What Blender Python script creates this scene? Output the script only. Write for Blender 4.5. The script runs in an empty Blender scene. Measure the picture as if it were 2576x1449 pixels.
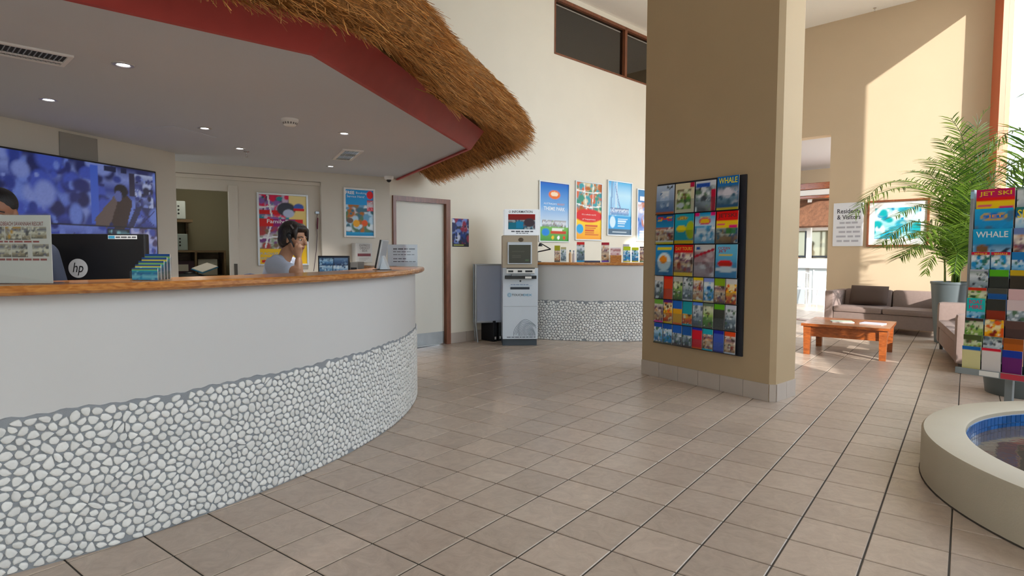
import bpy, bmesh, math, random
import numpy as np
from mathutils import Vector, Matrix

random.seed(7)
RNG = np.random.default_rng(7)
SC = bpy.context.scene
COL = SC.collection

# ------------------------------------------------------------------ camera (from the floor tile lattice)
FPX, PITCH, ROLL, EYE = 1511.0, 0.0583, 0.0025, 1.3215
_c, _s = math.cos(ROLL), math.sin(ROLL)
_F = np.array([0, math.cos(PITCH), -math.sin(PITCH)])
_d0 = -np.array([0, math.sin(PITCH), math.cos(PITCH)])
_r0 = np.array([1.0, 0, 0])
_R = _c * _r0 - _s * _d0
_D = _s * _r0 + _c * _d0
_C = np.array([0, 0, EYE])
cam_data = bpy.data.cameras.new('camera')
cam_data.sensor_fit = 'HORIZONTAL'
cam_data.sensor_width = 36.0
cam_data.lens = 36.0 * FPX / 2576.0
cam_data.clip_start = 0.05
cam_data.clip_end = 200
cam = bpy.data.objects.new('camera', cam_data)
COL.objects.link(cam)
m = Matrix.Identity(4)
for i in range(3):
    m[i][0] = _R[i]; m[i][1] = -_D[i]; m[i][2] = -_F[i]; m[i][3] = _C[i]
cam.matrix_world = m
SC.camera = cam

# ------------------------------------------------------------------ world, sun, exposure
SUN_EL = math.radians(19.8)
SUN_H = np.array([-0.25, 0.968])
world = bpy.data.worlds.new('sky'); SC.world = world; world.use_nodes = True
wn = world.node_tree.nodes; wl = world.node_tree.links
bg = wn['Background']
sky = wn.new('ShaderNodeTexSky')
sky.sky_type = 'HOSEK_WILKIE'
sky.sun_direction = Vector((-SUN_H[0] * math.cos(SUN_EL), -SUN_H[1] * math.cos(SUN_EL), math.sin(SUN_EL)))
sky.turbidity = 6.0
sky.ground_albedo = 0.5
mixw = wn.new('ShaderNodeMix'); mixw.data_type = 'RGBA'
mixw.inputs['Factor'].default_value = 0.72
mixw.inputs['B'].default_value = (0.74, 0.87, 1.0, 1)
wl.new(sky.outputs[0], mixw.inputs['A']); wl.new(mixw.outputs['Result'], bg.inputs['Color'])
bg.inputs['Strength'].default_value = 7.0
sun_d = bpy.data.lights.new('sun', 'SUN'); sun_d.energy = 8.5; sun_d.angle = math.radians(0.7); sun_d.color = (1.0, 0.97, 0.93)
sun = bpy.data.objects.new('sun', sun_d); COL.objects.link(sun)
sun.rotation_euler = Vector((SUN_H[0] * math.cos(SUN_EL), SUN_H[1] * math.cos(SUN_EL), -math.sin(SUN_EL))).to_track_quat('-Z', 'Y').to_euler()
sun.location = (9, -20, 12)
SC.view_settings.view_transform = 'Standard'
SC.view_settings.look = 'None'
SC.view_settings.exposure = 0.2
SC.view_settings.gamma = 1.0
SC.view_settings.use_curve_mapping = False

# ------------------------------------------------------------------ pixel helpers (2576 x 1449)
def ray(x, y): return _F + _R * ((x - 1288) / FPX) + _D * ((y - 724.5) / FPX)
def at_z(x, y, z=0.0):
    v = ray(x, y); return _C + v * ((z - EYE) / v[2])
def at_y(x, y, d):
    v = ray(x, y); return _C + v * (d / v[1])
def project(P):
    q = np.asarray(P, float) - _C; w = q @ _F
    return 1288 + FPX * (q @ _R) / w, 724.5 + FPX * (q @ _D) / w, w

class Plane:
    """vertical plane: o = origin (x, y), d = direction left to right as seen; local y points into it"""
    def __init__(s, o, d):
        s.o = np.array(o, float); d = np.array(d, float); s.d = d / np.linalg.norm(d)
        s.n = np.array([-s.d[1], s.d[0]]); s.rot = math.atan2(s.d[1], s.d[0])
    def px(s, x, y, off=0.0):
        v = ray(x, y); o = s.o + s.n * off
        t = ((o - _C[:2]) @ s.n) / (v[:2] @ s.n); P = _C + v * t
        return float((P[:2] - s.o) @ s.d), float(P[2])
    def pt(s, lx, off=0.0): 
        p = s.o + s.d * lx + s.n * off; return (float(p[0]), float(p[1]))
    def along(s, p): return float((np.array(p[:2]) - s.o) @ s.d)

# ------------------------------------------------------------------ materials
MATS = {}
def lin(h):
    if isinstance(h, str):
        h = h.lstrip('#'); c = [int(h[i:i + 2], 16) / 255 for i in (0, 2, 4)]
    else: c = list(h)
    return tuple((v / 12.92 if v <= 0.04045 else ((v + 0.055) / 1.055) ** 2.4) for v in c)
def mat(name, col='808080', rough=0.6, metal=0.0, spec=0.5, var=0.0, vscale=8.0, bump=0.0, bscale=60.0, emit=None, es=0.0, island=0.0, stretch=None, alpha=None, coat=0.0):
    if name in MATS: return MATS[name]
    m = bpy.data.materials.new(name); m.use_nodes = True
    nt = m.node_tree; N = nt.nodes; L = nt.links; b = N['Principled BSDF']
    c = lin(col) + (1,)
    b.inputs['Base Color'].default_value = c; b.inputs['Roughness'].default_value = rough
    b.inputs['Metallic'].default_value = metal; b.inputs['Specular IOR Level'].default_value = spec
    b.inputs['Coat Weight'].default_value = coat
    m.diffuse_color = c
    tc = None
    if var or bump:
        tc = N.new('ShaderNodeTexCoord'); mp = N.new('ShaderNodeMapping')
        if stretch: mp.inputs['Scale'].default_value = stretch
        L.new(tc.outputs['Object'], mp.inputs['Vector'])
    last = None
    if var:
        n = N.new('ShaderNodeTexNoise'); n.inputs['Scale'].default_value = vscale; n.inputs['Detail'].default_value = 6
        L.new(mp.outputs[0], n.inputs['Vector'])
        r = N.new('ShaderNodeMapRange'); r.inputs['From Min'].default_value = 0.25; r.inputs['From Max'].default_value = 0.75
        r.inputs['To Min'].default_value = 1 - var; r.inputs['To Max'].default_value = 1 + var
        L.new(n.outputs['Fac'], r.inputs['Value']); last = r.outputs[0]
    if island:
        g = N.new('ShaderNodeNewGeometry'); oi = N.new('ShaderNodeObjectInfo'); ad = N.new('ShaderNodeMath'); ad.operation = 'ADD'
        fr = N.new('ShaderNodeMath'); fr.operation = 'FRACT'
        L.new(g.outputs['Random Per Island'], ad.inputs[0]); L.new(oi.outputs['Random'], ad.inputs[1]); L.new(ad.outputs[0], fr.inputs[0])
        r2 = N.new('ShaderNodeMapRange'); r2.inputs['To Min'].default_value = 1 - island; r2.inputs['To Max'].default_value = 1 + island
        L.new(fr.outputs[0], r2.inputs['Value'])
        if last is None: last = r2.outputs[0]
        else:
            mu = N.new('ShaderNodeMath'); mu.operation = 'MULTIPLY'; L.new(last, mu.inputs[0]); L.new(r2.outputs[0], mu.inputs[1]); last = mu.outputs[0]
    if last is not None:
        vm = N.new('ShaderNodeVectorMath'); vm.operation = 'SCALE'; vm.inputs[0].default_value = c[:3]
        L.new(last, vm.inputs['Scale']); L.new(vm.outputs[0], b.inputs['Base Color'])
    if bump:
        n2 = N.new('ShaderNodeTexNoise'); n2.inputs['Scale'].default_value = bscale; n2.inputs['Detail'].default_value = 4
        L.new(mp.outputs[0], n2.inputs['Vector'])
        bp = N.new('ShaderNodeBump'); bp.inputs['Strength'].default_value = bump; bp.inputs['Distance'].default_value = 0.01
        L.new(n2.outputs['Fac'], bp.inputs['Height']); L.new(bp.outputs[0], b.inputs['Normal'])
    if emit:
        b.inputs['Emission Color'].default_value = lin(emit) + (1,); b.inputs['Emission Strength'].default_value = es
    MATS[name] = m
    return m
def print_mat(name, rough=0.45, es=0.0, spec=0.4):
    if name in MATS: return MATS[name]
    m = bpy.data.materials.new(name); m.use_nodes = True
    nt = m.node_tree; b = nt.nodes['Principled BSDF']
    a = nt.nodes.new('ShaderNodeAttribute'); a.attribute_name = 'Col'
    b.inputs['Roughness'].default_value = rough; b.inputs['Specular IOR Level'].default_value = spec
    if es:
        b.inputs['Base Color'].default_value = (0.01, 0.01, 0.01, 1)
        nt.links.new(a.outputs['Color'], b.inputs['Emission Color']); b.inputs['Emission Strength'].default_value = es
    else: nt.links.new(a.outputs['Color'], b.inputs['Base Color'])
    MATS[name] = m; return m
def glass_mat(name, tint='ffffff', gloss=0.06, rough=0.0):
    if name in MATS: return MATS[name]
    m = bpy.data.materials.new(name); m.use_nodes = True
    nt = m.node_tree; N = nt.nodes; L = nt.links
    for n in list(N):
        if n.type != 'OUTPUT_MATERIAL': N.remove(n)
    out = [n for n in N if n.type == 'OUTPUT_MATERIAL'][0]
    t = N.new('ShaderNodeBsdfTransparent'); t.inputs['Color'].default_value = lin(tint) + (1,)
    g = N.new('ShaderNodeBsdfGlossy'); g.inputs['Roughness'].default_value = rough
    fr = N.new('ShaderNodeFresnel'); ge = N.new('ShaderNodeNewGeometry'); mr = N.new('ShaderNodeMapRange')
    mr.inputs['To Min'].default_value = 1.45; mr.inputs['To Max'].default_value = 1 / 1.45
    L.new(ge.outputs['Backfacing'], mr.inputs['Value']); L.new(mr.outputs[0], fr.inputs['IOR'])
    ad = N.new('ShaderNodeMath'); ad.operation = 'ADD'; ad.inputs[1].default_value = gloss - 0.04; ad.use_clamp = True
    mx = N.new('ShaderNodeMixShader')
    L.new(fr.outputs[0], ad.inputs[0]); L.new(ad.outputs[0], mx.inputs[0]); L.new(t.outputs[0], mx.inputs[1]); L.new(g.outputs[0], mx.inputs[2]); L.new(mx.outputs[0], out.inputs['Surface'])
    MATS[name] = m; return m
def wood_mat(name, c1, c2, rough=0.35, scale=(1, 1, 1), bands=6.0, coat=0.3):
    if name in MATS: return MATS[name]
    m = bpy.data.materials.new(name); m.use_nodes = True
    nt = m.node_tree; N = nt.nodes; L = nt.links; b = N['Principled BSDF']
    tc = N.new('ShaderNodeTexCoord'); mp = N.new('ShaderNodeMapping'); mp.inputs['Scale'].default_value = scale
    L.new(tc.outputs['Object'], mp.inputs['Vector'])
    n = N.new('ShaderNodeTexNoise'); n.inputs['Scale'].default_value = bands; n.inputs['Detail'].default_value = 8; n.inputs['Distortion'].default_value = 1.2
    L.new(mp.outputs[0], n.inputs['Vector'])
    cr = N.new('ShaderNodeValToRGB'); cr.color_ramp.elements[0].position = 0.3; cr.color_ramp.elements[1].position = 0.7
    cr.color_ramp.elements[0].color = lin(c1) + (1,); cr.color_ramp.elements[1].color = lin(c2) + (1,)
    L.new(n.outputs['Fac'], cr.inputs[0]); L.new(cr.outputs[0], b.inputs['Base Color'])
    b.inputs['Roughness'].default_value = rough; b.inputs['Coat Weight'].default_value = coat; b.inputs['Coat Roughness'].default_value = 0.15
    MATS[name] = m; return m

CREAM = mat('cream_paint', 'e4dccb', 0.75, var=0.02, vscale=2, bump=0.03, bscale=120)
OFFW = mat('reception_paint', 'd3cbbd', 0.75, var=0.02, vscale=2)
TAN = mat('tan_paint', 'cdb799', 0.8, var=0.02, vscale=2, bump=0.03, bscale=150)
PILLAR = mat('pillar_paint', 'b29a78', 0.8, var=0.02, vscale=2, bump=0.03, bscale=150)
CEIL = mat('ceiling_paint', 'f4f0e8', 0.85)
SOFF = mat('soffit_paint', 'c9ccd2', 0.85, var=0.015, vscale=1.0)
REDF = mat('red_fascia', 'b4423c', 0.6, var=0.12, vscale=5, bump=0.04, bscale=40)
GROUT = mat('floor_grout', '40382f', 0.9)
PGROUT = mat('pebble_grout', '8a8d90', 0.9, bump=0.3, bscale=200)
PEBBLE = mat('pebble_stone', 'dcdad5', 0.55, island=0.10, var=0.05, vscale=60)
WHITE = mat('white_paint', 'ece9e4', 0.5)
BLACK = mat('black_plastic', '15161a', 0.35)
GREYM = mat('grey_metal', '9da3a8', 0.35, metal=0.8)
GREYP = mat('grey_paint', '9a9fa3', 0.45)
CHROME = mat('chrome', 'd8d8d8', 0.15, metal=1.0)
SKIRT = mat('skirting_tile', 'b9aca0', 0.4, var=0.05, vscale=6, island=0.03)
OAK = wood_mat('counter_wood', '9a5a24', 'c48440', 0.25, (3, 3, 12), 5)
FRAMEW = wood_mat('door_frame_wood', '6b3a22', '8a5030', 0.4, (8, 8, 1), 4)
ORANGEW = wood_mat('coffee_table_wood', '7a3d1c', 'b5622c', 0.25, (3, 14, 14), 3)
PRINT = print_mat('print')
SCREEN = print_mat('lit_screen', 0.25, 0.42)
GLASS = glass_mat('window_glass')
CLEAR = glass_mat('clear_acrylic', 'f4f8fa', 0.05, 0.03)

# ------------------------------------------------------------------ geometry helpers
class MB:
    def __init__(s): s.v = []; s.f = []
    def add(s, vs, fs):
        k = len(s.v); s.v += [tuple(map(float, p)) for p in vs]; s.f += [tuple(i + k for i in f) for f in fs]; return s
    def box(s, x0, x1, y0, y1, z0, z1):
        return s.add([(x0, y0, z0), (x1, y0, z0), (x1, y1, z0), (x0, y1, z0), (x0, y0, z1), (x1, y0, z1), (x1, y1, z1), (x0, y1, z1)],
                     [(0, 3, 2, 1), (4, 5, 6, 7), (0, 1, 5, 4), (1, 2, 6, 5), (2, 3, 7, 6), (3, 0, 4, 7)])
    def bbox(s, x0, x1, y0, y1, z0, z1, b):
        """box with chamfered vertical and horizontal edges"""
        bm = bmesh.new(); bmesh.ops.create_cube(bm, size=1)
        for v in bm.verts: v.co = ((x0 + x1) / 2 + v.co.x * (x1 - x0), (y0 + y1) / 2 + v.co.y * (y1 - y0), (z0 + z1) / 2 + v.co.z * (z1 - z0))
        bmesh.ops.bevel(bm, geom=bm.edges[:], offset=b, segments=2, affect='EDGES', profile=0.6)
        bm.verts.index_update()
        s.add([v.co[:] for v in bm.verts], [[v.index for v in f.verts] for f in bm.faces]); bm.free(); return s
    def cyl(s, p0, p1, r0, r1=None, n=12, cap=True):
        r1 = r0 if r1 is None else r1
        p0 = Vector(p0); p1 = Vector(p1); d = (p1 - p0).normalized(); a = d.orthogonal().normalized(); b = d.cross(a)
        vs = []
        for p, r in ((p0, r0), (p1, r1)):
            for i in range(n):
                t = 2 * math.pi * i / n; vs.append(p + a * (r * math.cos(t)) + b * (r * math.sin(t)))
        fs = [(i, (i + 1) % n, n + (i + 1) % n, n + i) for i in range(n)]
        if cap: fs += [tuple(range(n - 1, -1, -1)), tuple(range(n, 2 * n))]
        return s.add(vs, fs)
    def tube(s, pts, r, n=8):
        pts = [Vector(p) for p in pts]; rs = r if isinstance(r, (list, tuple)) else [r] * len(pts)
        vs = []; a = None
        for i, p in enumerate(pts):
            d = (pts[min(i + 1, len(pts) - 1)] - pts[max(i - 1, 0)]).normalized()
            a = d.orthogonal().normalized() if a is None else (a - d * a.dot(d)).normalized()
            b = d.cross(a)
            for k in range(n):
                t = 2 * math.pi * k / n; vs.append(p + a * (rs[i] * math.cos(t)) + b * (rs[i] * math.sin(t)))
        fs = [(i * n + k, i * n + (k + 1) % n, (i + 1) * n + (k + 1) % n, (i + 1) * n + k) for i in range(len(pts) - 1) for k in range(n)]
        fs += [tuple(range(n - 1, -1, -1)), tuple(range((len(pts) - 1) * n, len(pts) * n))]
        return s.add(vs, fs)
    def lathe(s, prof, n=32, c=(0, 0, 0), close=False):
        vs = []; m = len(prof)
        for k in range(n):
            t = 2 * math.pi * k / n
            for r, z in prof: vs.append((c[0] + r * math.cos(t), c[1] + r * math.sin(t), c[2] + z))
        fs = []
        for k in range(n):
            k2 = (k + 1) % n
            for i in range(m if close else m - 1): fs.append((k * m + i, k2 * m + i, k2 * m + (i + 1) % m, k * m + (i + 1) % m))
        return s.add(vs, fs)
    def prism(s, poly, z0, z1):
        n = len(poly)
        vs = [(p[0], p[1], z0) for p in poly] + [(p[0], p[1], z1) for p in poly]
        fs = [tuple(range(n - 1, -1, -1)), tuple(range(n, 2 * n))] + [(i, (i + 1) % n, n + (i + 1) % n, n + i) for i in range(n)]
        return s.add(vs, fs)
    def ell(s, c, r, n=14, m=9, rot=None):
        vs = []; 
        for j in range(m + 1):
            ph = math.pi * j / m
            for i in range(n):
                t = 2 * math.pi * i / n
                p = Vector((r[0] * math.sin(ph) * math.cos(t), r[1] * math.sin(ph) * math.sin(t), r[2] * math.cos(ph)))
                if rot is not None: p = rot @ p
                vs.append((c[0] + p.x, c[1] + p.y, c[2] + p.z))
        fs = [(j * n + i, (j + 1) * n + i, (j + 1) * n + (i + 1) % n, j * n + (i + 1) % n) for j in range(m) for i in range(n)]
        return s.add(vs, fs)
    def capsule(s, p0, r0, p1, r1, n=14):
        s.cyl(p0, p1, r0, r1, n); s.ell(p0, (r0,) * 3, n, 8); s.ell(p1, (r1,) * 3, n, 8); return s
    def xform(s, M, start=0):
        for i in range(start, len(s.v)): s.v[i] = tuple(M @ Vector(s.v[i]))
        return s
    def build(s, name, material, parent=None, smooth=False, fix=False):
        me = bpy.data.meshes.new(name); me.from_pydata(s.v, [], s.f)
        if fix or smooth:
            bm = bmesh.new(); bm.from_mesh(me)
            if fix: bmesh.ops.recalc_face_normals(bm, faces=bm.faces[:])
            bm.to_mesh(me); bm.free()
        me.materials.append(material)
        if smooth:
            me.polygons.foreach_set('use_smooth', [True] * len(me.polygons))
            try: me.set_sharp_from_angle(angle=math.radians(40))
            except Exception: pass
        me.update()
        o = bpy.data.objects.new(name, me); COL.objects.link(o)
        if parent is not None: o.parent = parent
        return o

def tag(o, label=None, cat=None, group=None, kind=None):
    if label: o['label'] = label
    if cat: o['category'] = cat
    if group: o['group'] = group
    if kind: o['kind'] = kind
    return o
def thing(name, label, cat, loc=(0, 0, 0), rot=0.0, group=None):
    o = bpy.data.objects.new(name, None); COL.objects.link(o)
    o.empty_display_size = 0.1
    o.location = loc; o.rotation_euler = (0, 0, rot)
    return tag(o, label, cat, group)
def wall_thing(pl, name, label, cat, lx, z, off=0.0, group=None):
    x, y = pl.pt(lx, off); return thing(name, label, cat, (x, y, z), pl.rot, group)
def struct(o): o['kind'] = 'structure'; return o

def punch(c):
    g = c.mean(1, keepdims=True); return np.clip((g + (c - g) * 1.35), 0, 1) ** 0.86
# ---- flat print: a fine grid whose vertices carry the ink colour
class Art:
    def __init__(s, w, h, nx, ny):
        s.w, s.h, s.nx, s.ny = w, h, nx, ny
        s.U, s.V = np.meshgrid(np.linspace(0, 1, nx + 1), np.linspace(0, 1, ny + 1))
        s.C = np.ones((ny + 1, nx + 1, 3)) * 0.8
    def fill(s, c): s.C[:] = lin(c); return s
    def grad(s, c0, c1, v0=0, v1=1):
        t = np.clip((s.V - v0) / (v1 - v0), 0, 1)[..., None]; k = (s.V >= v0 - 1e-6) & (s.V <= v1 + 1e-6)
        s.C[k] = ((1 - t) * np.array(lin(c0)) + t * np.array(lin(c1)))[k]; return s
    def rect(s, u0, v0, u1, v1, c):
        k = (s.U >= u0) & (s.U <= u1) & (s.V >= v0) & (s.V <= v1); s.C[k] = lin(c); return s
    def ell(s, u, v, ru, rv, c, soft=0.0):
        d = ((s.U - u) / ru) ** 2 + ((s.V - v) / rv) ** 2
        a = np.clip((1.15 - d) / max(0.3, soft), 0, 1)[..., None]; s.C = s.C * (1 - a) + np.array(lin(c)) * a; return s
    def band(s, u0, v0, u1, v1, wd, c):
        d = np.array([u1 - u0, v1 - v0]); L2 = d @ d
        t = np.clip(((s.U - u0) * d[0] + (s.V - v0) * d[1]) / L2, 0, 1)
        q = np.hypot(s.U - u0 - t * d[0], (s.V - v0 - t * d[1]) * s.h / s.w); s.C[q < wd] = lin(c); return s
    def photo(s, u0, v0, u1, v1, pal, seed, n=22):
        r = np.random.default_rng(seed); sub = (s.U >= u0) & (s.U <= u1) & (s.V >= v0) & (s.V <= v1)
        T = np.array([lin(p) for p in pal]); keep = s.C.copy()
        t = np.clip((s.V - v0) / max(v1 - v0, 1e-6), 0, 1) * (len(T) - 1); i0 = np.clip(t.astype(int), 0, len(T) - 2); fr = (t - i0)[..., None]
        s.C = T[i0] * (1 - fr) + T[i0 + 1] * fr
        S = min((u1 - u0) * s.w, (v1 - v0) * s.h)
        for _ in range(int(n * 1.6)):
            rad = S * r.uniform(0.035, 0.17); s.ell(r.uniform(u0, u1), r.uniform(v0, v1), rad * r.uniform(0.6, 1.4) / s.w, rad * r.uniform(0.6, 1.4) / s.h, pal[r.integers(len(pal))], 0.7)
        s.C += r.normal(0, 0.035, s.C.shape[:2])[..., None] * s.C
        s.C = np.where(sub[..., None], np.clip(s.C, 0, 1), keep); return s
    def lines(s, u0, v0, u1, v1, n, c, seed=0):
        r = np.random.default_rng(seed)
        for k in range(n):
            vv = v1 - (v1 - v0) * (k + 0.5) / n; s.rect(u0, vv - 0.012, u0 + (u1 - u0) * r.uniform(0.6, 1), vv + 0.012, c)
        return s
    def obj(s, name, parent, x0, z0, y, material=None):
        X = x0 + s.U * s.w; Z = z0 + s.V * s.h
        P = np.stack([X, np.full_like(X, y), Z], -1).reshape(-1, 3); n1 = s.nx + 1
        i = np.arange(s.nx * s.ny); a = (i // s.nx) * n1 + i % s.nx
        F = np.stack([a, a + 1, a + n1 + 1, a + n1], -1)
        me = bpy.data.meshes.new(name); me.from_pydata(P.tolist(), [], F.tolist())
        at = me.color_attributes.new('Col', 'FLOAT_COLOR', 'POINT')
        c = np.ones((len(P), 4), 'f'); c[:, :3] = np.clip(s.C.reshape(-1, 3), 0, 1); c[:, :3] = punch(c[:, :3]) if material is None else c[:, :3]; at.data.foreach_set('color', c.ravel())
        me.materials.append(material or PRINT); me.update()
        o = bpy.data.objects.new(name, me); COL.objects.link(o); o.parent = parent
        return o
INK = {}
def ink(c, es=0):
    k = 'ink_' + c + ('_lit' if es else '')
    return mat(k, c, 0.5, emit=c if es else None, es=es)
def text(body, parent, x, z, y, height, c, width=None, align='CENTER', name='lettering', bold=0.0, shear=0.0, es=0):
    cu = bpy.data.curves.new('t', 'FONT'); cu.body = body; cu.size = 1.0; cu.resolution_u = 2; cu.offset = bold; cu.shear = shear
    ob = bpy.data.objects.new('t', cu); COL.objects.link(ob)
    me = bpy.data.meshes.new_from_object(ob)
    bpy.data.objects.remove(ob); bpy.data.curves.remove(cu)
    n = len(me.vertices)
    if n == 0: return None
    co = np.zeros(n * 3); me.vertices.foreach_get('co', co); co = co.reshape(-1, 3)
    x0, x1 = co[:, 0].min(), co[:, 0].max(); y0, y1 = co[:, 1].min(), co[:, 1].max()
    sz = height / max(y1 - y0, 1e-6); sx = sz if width is None else width / max(x1 - x0, 1e-6)
    px = (co[:, 0] - (x0 + x1) / 2) * sx if align == 'CENTER' else (co[:, 0] - x0) * sx
    out = np.stack([x + px, np.full(n, y), z + (co[:, 1] - (y0 + y1) / 2) * sz], -1)
    me.vertices.foreach_set('co', out.ravel()); me.name = name; me.materials.clear(); me.materials.append(ink(c, es)); me.update()
    o = bpy.data.objects.new(name, me); COL.objects.link(o); o.parent = parent
    return o
def words(parent, x0, x1, z, y, h, c, n, seed, name='print_line'):
    """a line of print too small to read: word-long strokes"""
    r = np.random.default_rng(seed); wd = r.uniform(0.6, 1.4, n); gap = 0.22; tot = wd.sum() + gap * (n - 1); s = (x1 - x0) / tot; x = x0; mb = MB()
    for w_ in wd:
        mb.add([(x, y, z - h / 2), (x + w_ * s, y, z - h / 2), (x + w_ * s, y, z + h / 2), (x, y, z + h / 2)], [(0, 1, 2, 3)]); x += (w_ + gap) * s
    return tag(mb.build(name, ink(c), parent), kind='stuff')
def catmull(P, k):
    P = [np.array(p, float) for p in P]; P = [2 * P[0] - P[1]] + P + [2 * P[-1] - P[-2]]; out = []
    for i in range(1, len(P) - 2):
        for j in range(k):
            t = j / k; a, b, c, d = P[i - 1], P[i], P[i + 1], P[i + 2]
            out.append(0.5 * (2 * b + (c - a) * t + (2 * a - 5 * b + 4 * c - d) * t * t + (3 * b - a - 3 * c + d) * t ** 3))
    out.append(P[-2]); return np.array(out)
def resample(P, step):
    L = np.concatenate([[0], np.cumsum(np.linalg.norm(np.diff(P, axis=0), axis=1))]); n = max(2, int(round(L[-1] / step)))
    q = np.linspace(0, L[-1], n + 1); return np.stack([np.interp(q, L, P[:, k]) for k in range(P.shape[1])], -1)
def normals2(P):
    T = np.gradient(P, axis=0); T /= np.linalg.norm(T, axis=1)[:, None]; return np.stack([T[:, 1], -T[:, 0]], -1)   # right hand side of travel

# ------------------------------------------------------------------ the room in plan (metres, camera at 0,0 looking +y)
BACK = Plane((-0.91, 8.68), (0.72, 0.694))            # wall with door, posters, high window
RIGHTP = Plane((4.131, 13.54), (0.694, -0.72))        # tan sunlit wall
W0 = np.array([7.71, 9.83])
GLAZED = Plane(W0, (-0.30, -0.954))                   # window wall; seen from inside
BK0 = np.array([-3.66, 6.58]); BK1 = np.array(BACK.pt(-0.985))
RECEP = Plane(BK0, BK1 - BK0)                         # back wall of the reception
TVP = Plane((-3.741, 4.452), (0.367, 1.622))
PILP = Plane((1.436, 6.569), (0.5616, -0.8274))
HC = 5.68
ZS = 2.31

# ================================================================== STRUCTURE
def wall_box(mb, x0, x1, z0, z1, y0, y1, holes=()):
    xs = sorted({x0, x1, *[min(max(v, x0), x1) for h in holes for v in h[:2]]})
    for a, b in zip(xs, xs[1:]):
        if b - a < 1e-5: continue
        mid = (a + b) / 2; zz = [(z0, z1)]
        for h in holes:
            if h[0] < mid < h[1]:
                nz = []
                for p, q in zz:
                    if h[3] <= p or h[2] >= q: nz.append((p, q)); continue
                    if h[2] > p: nz.append((p, h[2]))
                    if h[3] < q: nz.append((h[3], q))
                zz = nz
        for p, q in zz: mb.box(a, b, y0, y1, p, q)
    return mb
def plane_wall(name, pl, material, x0, x1, z0, z1, holes=(), thick=0.2):
    o = wall_box(MB(), x0, x1, z0, z1, 0, thick, holes).build(name, material)
    o.location = (*pl.o, 0); o.rotation_euler = (0, 0, pl.rot); return struct(o)

XC = BACK.along(RIGHTP.o)                              # corner of the two walls
POLY = [(-5.6, 4.16), (RIGHTP.o[0], RIGHTP.o[1]), (W0[0], W0[1]), GLAZED.pt(10.0), (4.5, -4.0), (-5.6, -4.0)]

# ---- floor: slab, grout and single tiles
TILE, YAW = 0.3, -0.6478
TX = np.array([math.cos(YAW), math.sin(YAW)]); TY = np.array([-math.sin(YAW), math.cos(YAW)]); T0 = np.array([-0.7096, 9.0756]) * TILE
FLOORPOLY = POLY[:2] + [(8.6, 17.6), (11.5, 14.2), (W0[0] + 0.2, W0[1])] + POLY[3:]
fl = MB().prism([(-6, -4.2), (4.6, -4.2), (8.4, 9.6), (12, 14), (9, 19), (-6, 19)], -0.25, -0.004).build('floor', GROUT); struct(fl)
def inpoly(p, poly):
    r = False; j = len(poly) - 1
    for i in range(len(poly)):
        a, b = poly[i], poly[j]
        if (a[1] > p[1]) != (b[1] > p[1]) and p[0] < (b[0] - a[0]) * (p[1] - a[1]) / (b[1] - a[1]) + a[0]: r = not r
        j = i
    return r
TILEM = bpy.data.materials.new('floor_tile'); TILEM.use_nodes = True
def _tile_mat(m):
    N = m.node_tree.nodes; L = m.node_tree.links; b = N['Principled BSDF']
    g = N.new('ShaderNodeNewGeometry'); oi = N.new('ShaderNodeObjectInfo')
    ad = N.new('ShaderNodeMath'); ad.operation = 'ADD'; fr = N.new('ShaderNodeMath'); fr.operation = 'FRACT'
    L.new(g.outputs['Random Per Island'], ad.inputs[0]); L.new(oi.outputs['Random'], ad.inputs[1]); L.new(ad.outputs[0], fr.inputs[0])
    tc = N.new('ShaderNodeTexCoord')
    # per tile shift of the stone pattern
    cb = N.new('ShaderNodeCombineXYZ'); mu = N.new('ShaderNodeMath'); mu.operation = 'MULTIPLY'; mu.inputs[1].default_value = 37.0
    L.new(fr.outputs[0], mu.inputs[0]); L.new(mu.outputs[0], cb.inputs[2])
    va = N.new('ShaderNodeVectorMath'); L.new(g.outputs['Position'], va.inputs[0]); L.new(cb.outputs[0], va.inputs[1])
    n1 = N.new('ShaderNodeTexNoise'); n1.inputs['Scale'].default_value = 9; n1.inputs['Detail'].default_value = 9; n1.inputs['Roughness'].default_value = 0.7; n1.inputs['Distortion'].default_value = 1.5
    L.new(va.outputs[0], n1.inputs['Vector'])
    cr = N.new('ShaderNodeValToRGB'); e = cr.color_ramp.elements; e[0].position = 0.30; e[1].position = 0.72
    e[0].color = lin('a99686') + (1,); e[1].color = lin('c4b19f') + (1,); L.new(n1.outputs['Fac'], cr.inputs[0])
    r = N.new('ShaderNodeMapRange'); r.inputs['To Min'].default_value = 0.90; r.inputs['To Max'].default_value = 1.08; L.new(fr.outputs[0], r.inputs['Value'])
    vm = N.new('ShaderNodeVectorMath'); vm.operation = 'SCALE'; L.new(cr.outputs[0], vm.inputs[0]); L.new(r.outputs[0], vm.inputs['Scale'])
    L.new(vm.outputs[0], b.inputs['Base Color'])
    b.inputs['Roughness'].default_value = 0.31; b.inputs['Specular IOR Level'].default_value = 0.45
    n2 = N.new('ShaderNodeTexNoise'); n2.inputs['Scale'].default_value = 22; n2.inputs['Detail'].default_value = 6; n2.inputs['Distortion'].default_value = 2; L.new(va.outputs[0], n2.inputs['Vector'])
    bp = N.new('ShaderNodeBump'); bp.inputs['Strength'].default_value = 0.16; bp.inputs['Distance'].default_value = 0.006; L.new(n2.outputs['Fac'], bp.inputs['Height']); L.new(bp.outputs[0], b.inputs['Normal'])
_tile_mat(TILEM)
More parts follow.
